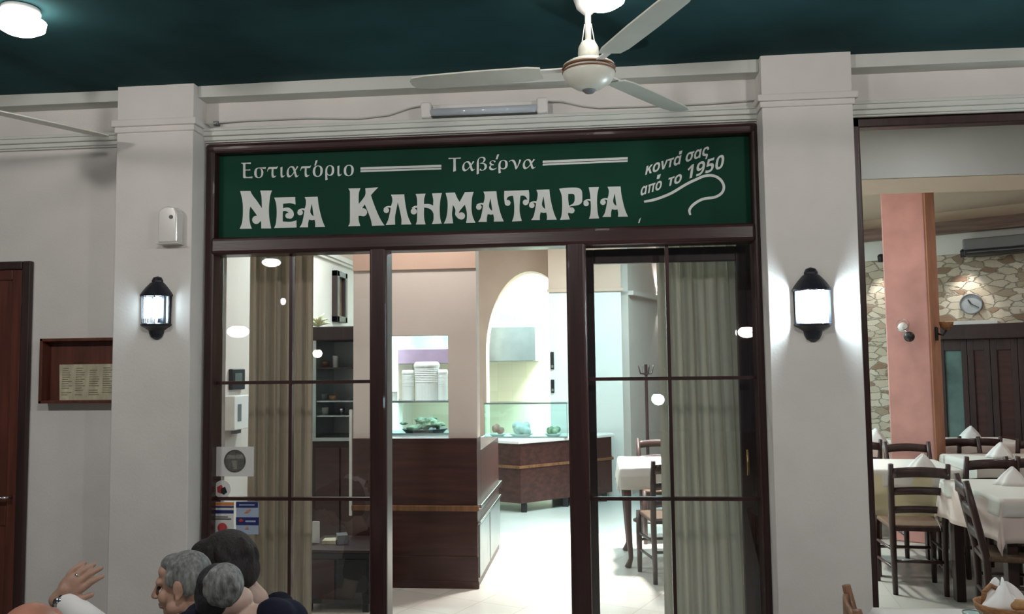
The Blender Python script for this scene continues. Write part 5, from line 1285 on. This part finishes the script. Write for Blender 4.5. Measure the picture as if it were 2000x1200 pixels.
def hair_short(b, H, m, s, L):
    bb = lambda x, y, z, r: b.ball(L(x, y, z), Vector(r)*s, 18, m)
    bb(0, -0.026, 0.042, (0.079, 0.094, 0.084)); bb(0, 0.02, 0.088, (0.058, 0.05, 0.034)); bb(0, -0.086, -0.012, (0.058, 0.030, 0.056))
    for q in (-1, 1): bb(q*0.064, -0.045, 0.012, (0.019, 0.046, 0.052)); bb(q*0.066, 0.018, 0.035, (0.014, 0.022, 0.032))
def hair_bob(b, H, m, s, L):
    rn = random.Random(2); bb = lambda x, y, z, r: b.ball(L(x, y, z), Vector(r)*s, 18, m)
    bb(0, -0.025, 0.045, (0.112, 0.122, 0.104)); bb(0, -0.075, -0.03, (0.098, 0.072, 0.085)); bb(0, 0.065, 0.095, (0.075, 0.062, 0.042)); bb(0, 0.105, 0.075, (0.055, 0.040, 0.030)); bb(-0.01, 0.125, 0.052, (0.03, 0.026, 0.026)); bb(-0.03, 0.135, 0.030, (0.022, 0.022, 0.022)); bb(0.02, 0.10, 0.04, (0.03, 0.03, 0.03))
    for q in (-1, 1): bb(q*0.083, -0.02, -0.02, (0.026, 0.060, 0.082)); bb(q*0.075, 0.03, 0.05, (0.03, 0.045, 0.05))
    for i in range(34):
        a = rn.uniform(0, 2*PI); z = rn.uniform(-0.10, 0.06); r = 0.104*math.sqrt(max(0.12, 1-((z-0.03)/0.125)**2))
        y = -0.03+r*1.1*math.sin(a)
        if y > 0.03 and z < 0.05: continue
        bb(r*math.cos(a), y, z, (0.016, 0.016, 0.040))
def hair_bun(b, H, m, s, L):
    bb = lambda x, y, z, r: b.ball(L(x, y, z), Vector(r)*s, 18, m)
    bb(0, -0.022, 0.038, (0.083, 0.100, 0.090)); bb(0, -0.075, -0.03, (0.068, 0.045, 0.07))
    for q in (-1, 1): bb(q*0.066, -0.02, 0.0, (0.02, 0.06, 0.06))
def hair_fringe(b, H, m, s, L):
    bb = lambda x, y, z, r: b.ball(L(x, y, z), Vector(r)*s, 16, m)
    bb(0, -0.088, -0.02, (0.056, 0.024, 0.045))
    for q in (-1, 1): bb(q*0.062, -0.055, 0.0, (0.022, 0.042, 0.045)); bb(q*0.074, -0.02, 0.012, (0.012, 0.026, 0.034))
def set_hair(h, mt): h.data.materials.append(M[mt])

# grey-haired man in a white shirt, facing left, one hand raised
HA = P(356, 1141, -1.30); azA = R(188)
Yw = -1.52
W_A = P(116, 1168, Yw); E_A = P(216, 1256, Yw-0.02)
handA = {}
def raised_hand(b, E_, W_):
    if (W_-W_A).length > 1e-4: return
    u2 = (P(161, 1120, Yw)-P(114, 1168, Yw)).normalized()
    u = (u2+Vector((0, 0.15, 0))).normalized(); n = (Vector((0.10, -0.95, 0.25))); n = (n-u*n.dot(u)).normalized(); v = u.cross(n).normalized()
    if v.z > 0: v = -v
    handA.update(u=u, n=n, v=v)
    mm = Matrix((u, v, n)).transposed()
    b.ball(W_+u*0.048, (0.048, 0.041, 0.017), 16, mm); b.capsule(W_-u*0.01, 0.026, W_+u*0.03, 0.028)
    for k, (ln, off) in enumerate(((0.054, -0.010), (0.066, -0.001), (0.072, 0.003), (0.066, -0.003))):
        sp = v*(k-1.6)
        p0 = W_+u*(0.080+off)+v*(-0.0345+0.023*k)
        d1 = (u-n*0.15+sp*0.05).normalized(); p1 = p0+d1*ln*0.46; d2 = (u-n*0.55+sp*0.04+v*0.10).normalized(); p2 = p1+d2*ln*0.30; d3 = (u-n*0.95+v*0.15).normalized(); p3 = p2+d3*ln*0.24
        b.capsule(W_+u*0.045+v*(-0.024+0.017*k), 0.012, p0, 0.0108, 10); b.capsule(p0, 0.0113, p1, 0.0102, 10); b.capsule(p1, 0.0102, p2, 0.0094, 10); b.capsule(p2, 0.0094, p3, 0.0082, 10)
        if k == 1: handA['ring'] = (p0.lerp(p1, 0.30), d1)
    t0 = W_+u*0.022+v*0.030; t1 = W_+u*0.052+v*0.056-n*0.004; t2 = t1+(u*0.75+v*0.28-n*0.2).normalized()*0.030
    b.capsule(t0, 0.014, t1, 0.0115, 10); b.capsule(t1, 0.0112, t2, 0.0095, 10)
pA, hA, tA = person('person with short grey hair in a white shirt, facing left with one hand raised', HA, azA, 0.90, M['skin'], 0.30, hair_short, 'shirt', arms=((E_A, W_A), None), pitch=R(-8), hand_fn=raised_hand)
set_hair(hA, 'hair_grey')
rc, rd = handA['ring']
obj('finger_ring', MB().lathe(rc, [(0.0102, -0.003), (0.0120, -0.003), (0.0120, 0.003), (0.0102, 0.003)], 20, m=rd.to_track_quat('Z', 'Y').to_matrix(), cap=False), M['chrome'], pA, smooth=True)
fd = (W_A-E_A).normalized(); qm = fd.to_track_quat('Z', 'Y').to_matrix(); wc = W_A-fd*0.020
wt = obj('wristwatch', MB().lathe(wc, [(0.027, -0.011), (0.033, -0.011), (0.033, 0.011), (0.027, 0.011)], 24, m=qm, cap=False), M['black'], pA, smooth=True)
fp = wc+handA['v']*0.006-Vector((0.0, 0.030, -0.012))
obj('watch_case', MB().lathe(wc+handA['n']*0.032, [(0, 0.006), (0.014, 0.006), (0.016, 0.0), (0.016, -0.004)], 20, m=handA['n'].to_track_quat('Z', 'Y').to_matrix()), M['chrome'], wt, smooth=True)
# woman with a grey bun, seen from behind
HB = P(424, 1158, -1.66)
pB, hB, tB = person('person seen from behind with a large grey hair knot and a black sleeveless top', HB, R(98), 0.70, M['skin_pale'], 0.16, hair_bun, 'navytop', sleeves='none', pitch=R(-6), low_neck=0.05, nape=0.03, width=0.115, neck_out=P(468, 1192, -1.60), knee_dir=(0.95, -0.1, 0))
set_hair(hB, 'hair_black')
bc = P(438, 1143, -1.775)
b = MB().ball(bc, (0.058, 0.050, 0.064), 20)
for i in range(9):
    a = 2*PI*i/9; b.ball(bc+Vector((0.034*math.cos(a), -0.022, 0.037*math.sin(a))), (0.024, 0.02, 0.024), 12)
bn = obj('hair_knot', b, M['hair_grey'], pB, smooth=True, label='large grey hair knot'); voxel(bn, 0.006, 3)
# dark-haired woman behind them
HC = P(438, 1108, -0.75)
SC_ = P(497, 1180, -0.72)
pC, hC, tC = person('person with bushy dark brown hair and a navy top, behind the grey-haired person', HC, math.atan2(0.30, -0.95), 1.0, M['skin_pale'], 0.12, hair_bob, 'navytop', sleeves='short', pitch=R(-18), neck_out=SC_+Vector((0, 0, -0.02)), low_neck=0.035, width=0.16)
set_hair(hC, 'hair_dark')
# bald man at the lower left edge
HD = P(60, 1260, -1.95)
pD, hD, tD = person('bald ruddy person at the bottom left corner, only the top of the head showing', HD, R(80), 0.98, M['skin_red'], 0.14, hair_fringe, 'shirt', pitch=R(-5))
set_hair(hD, 'hair_grey')
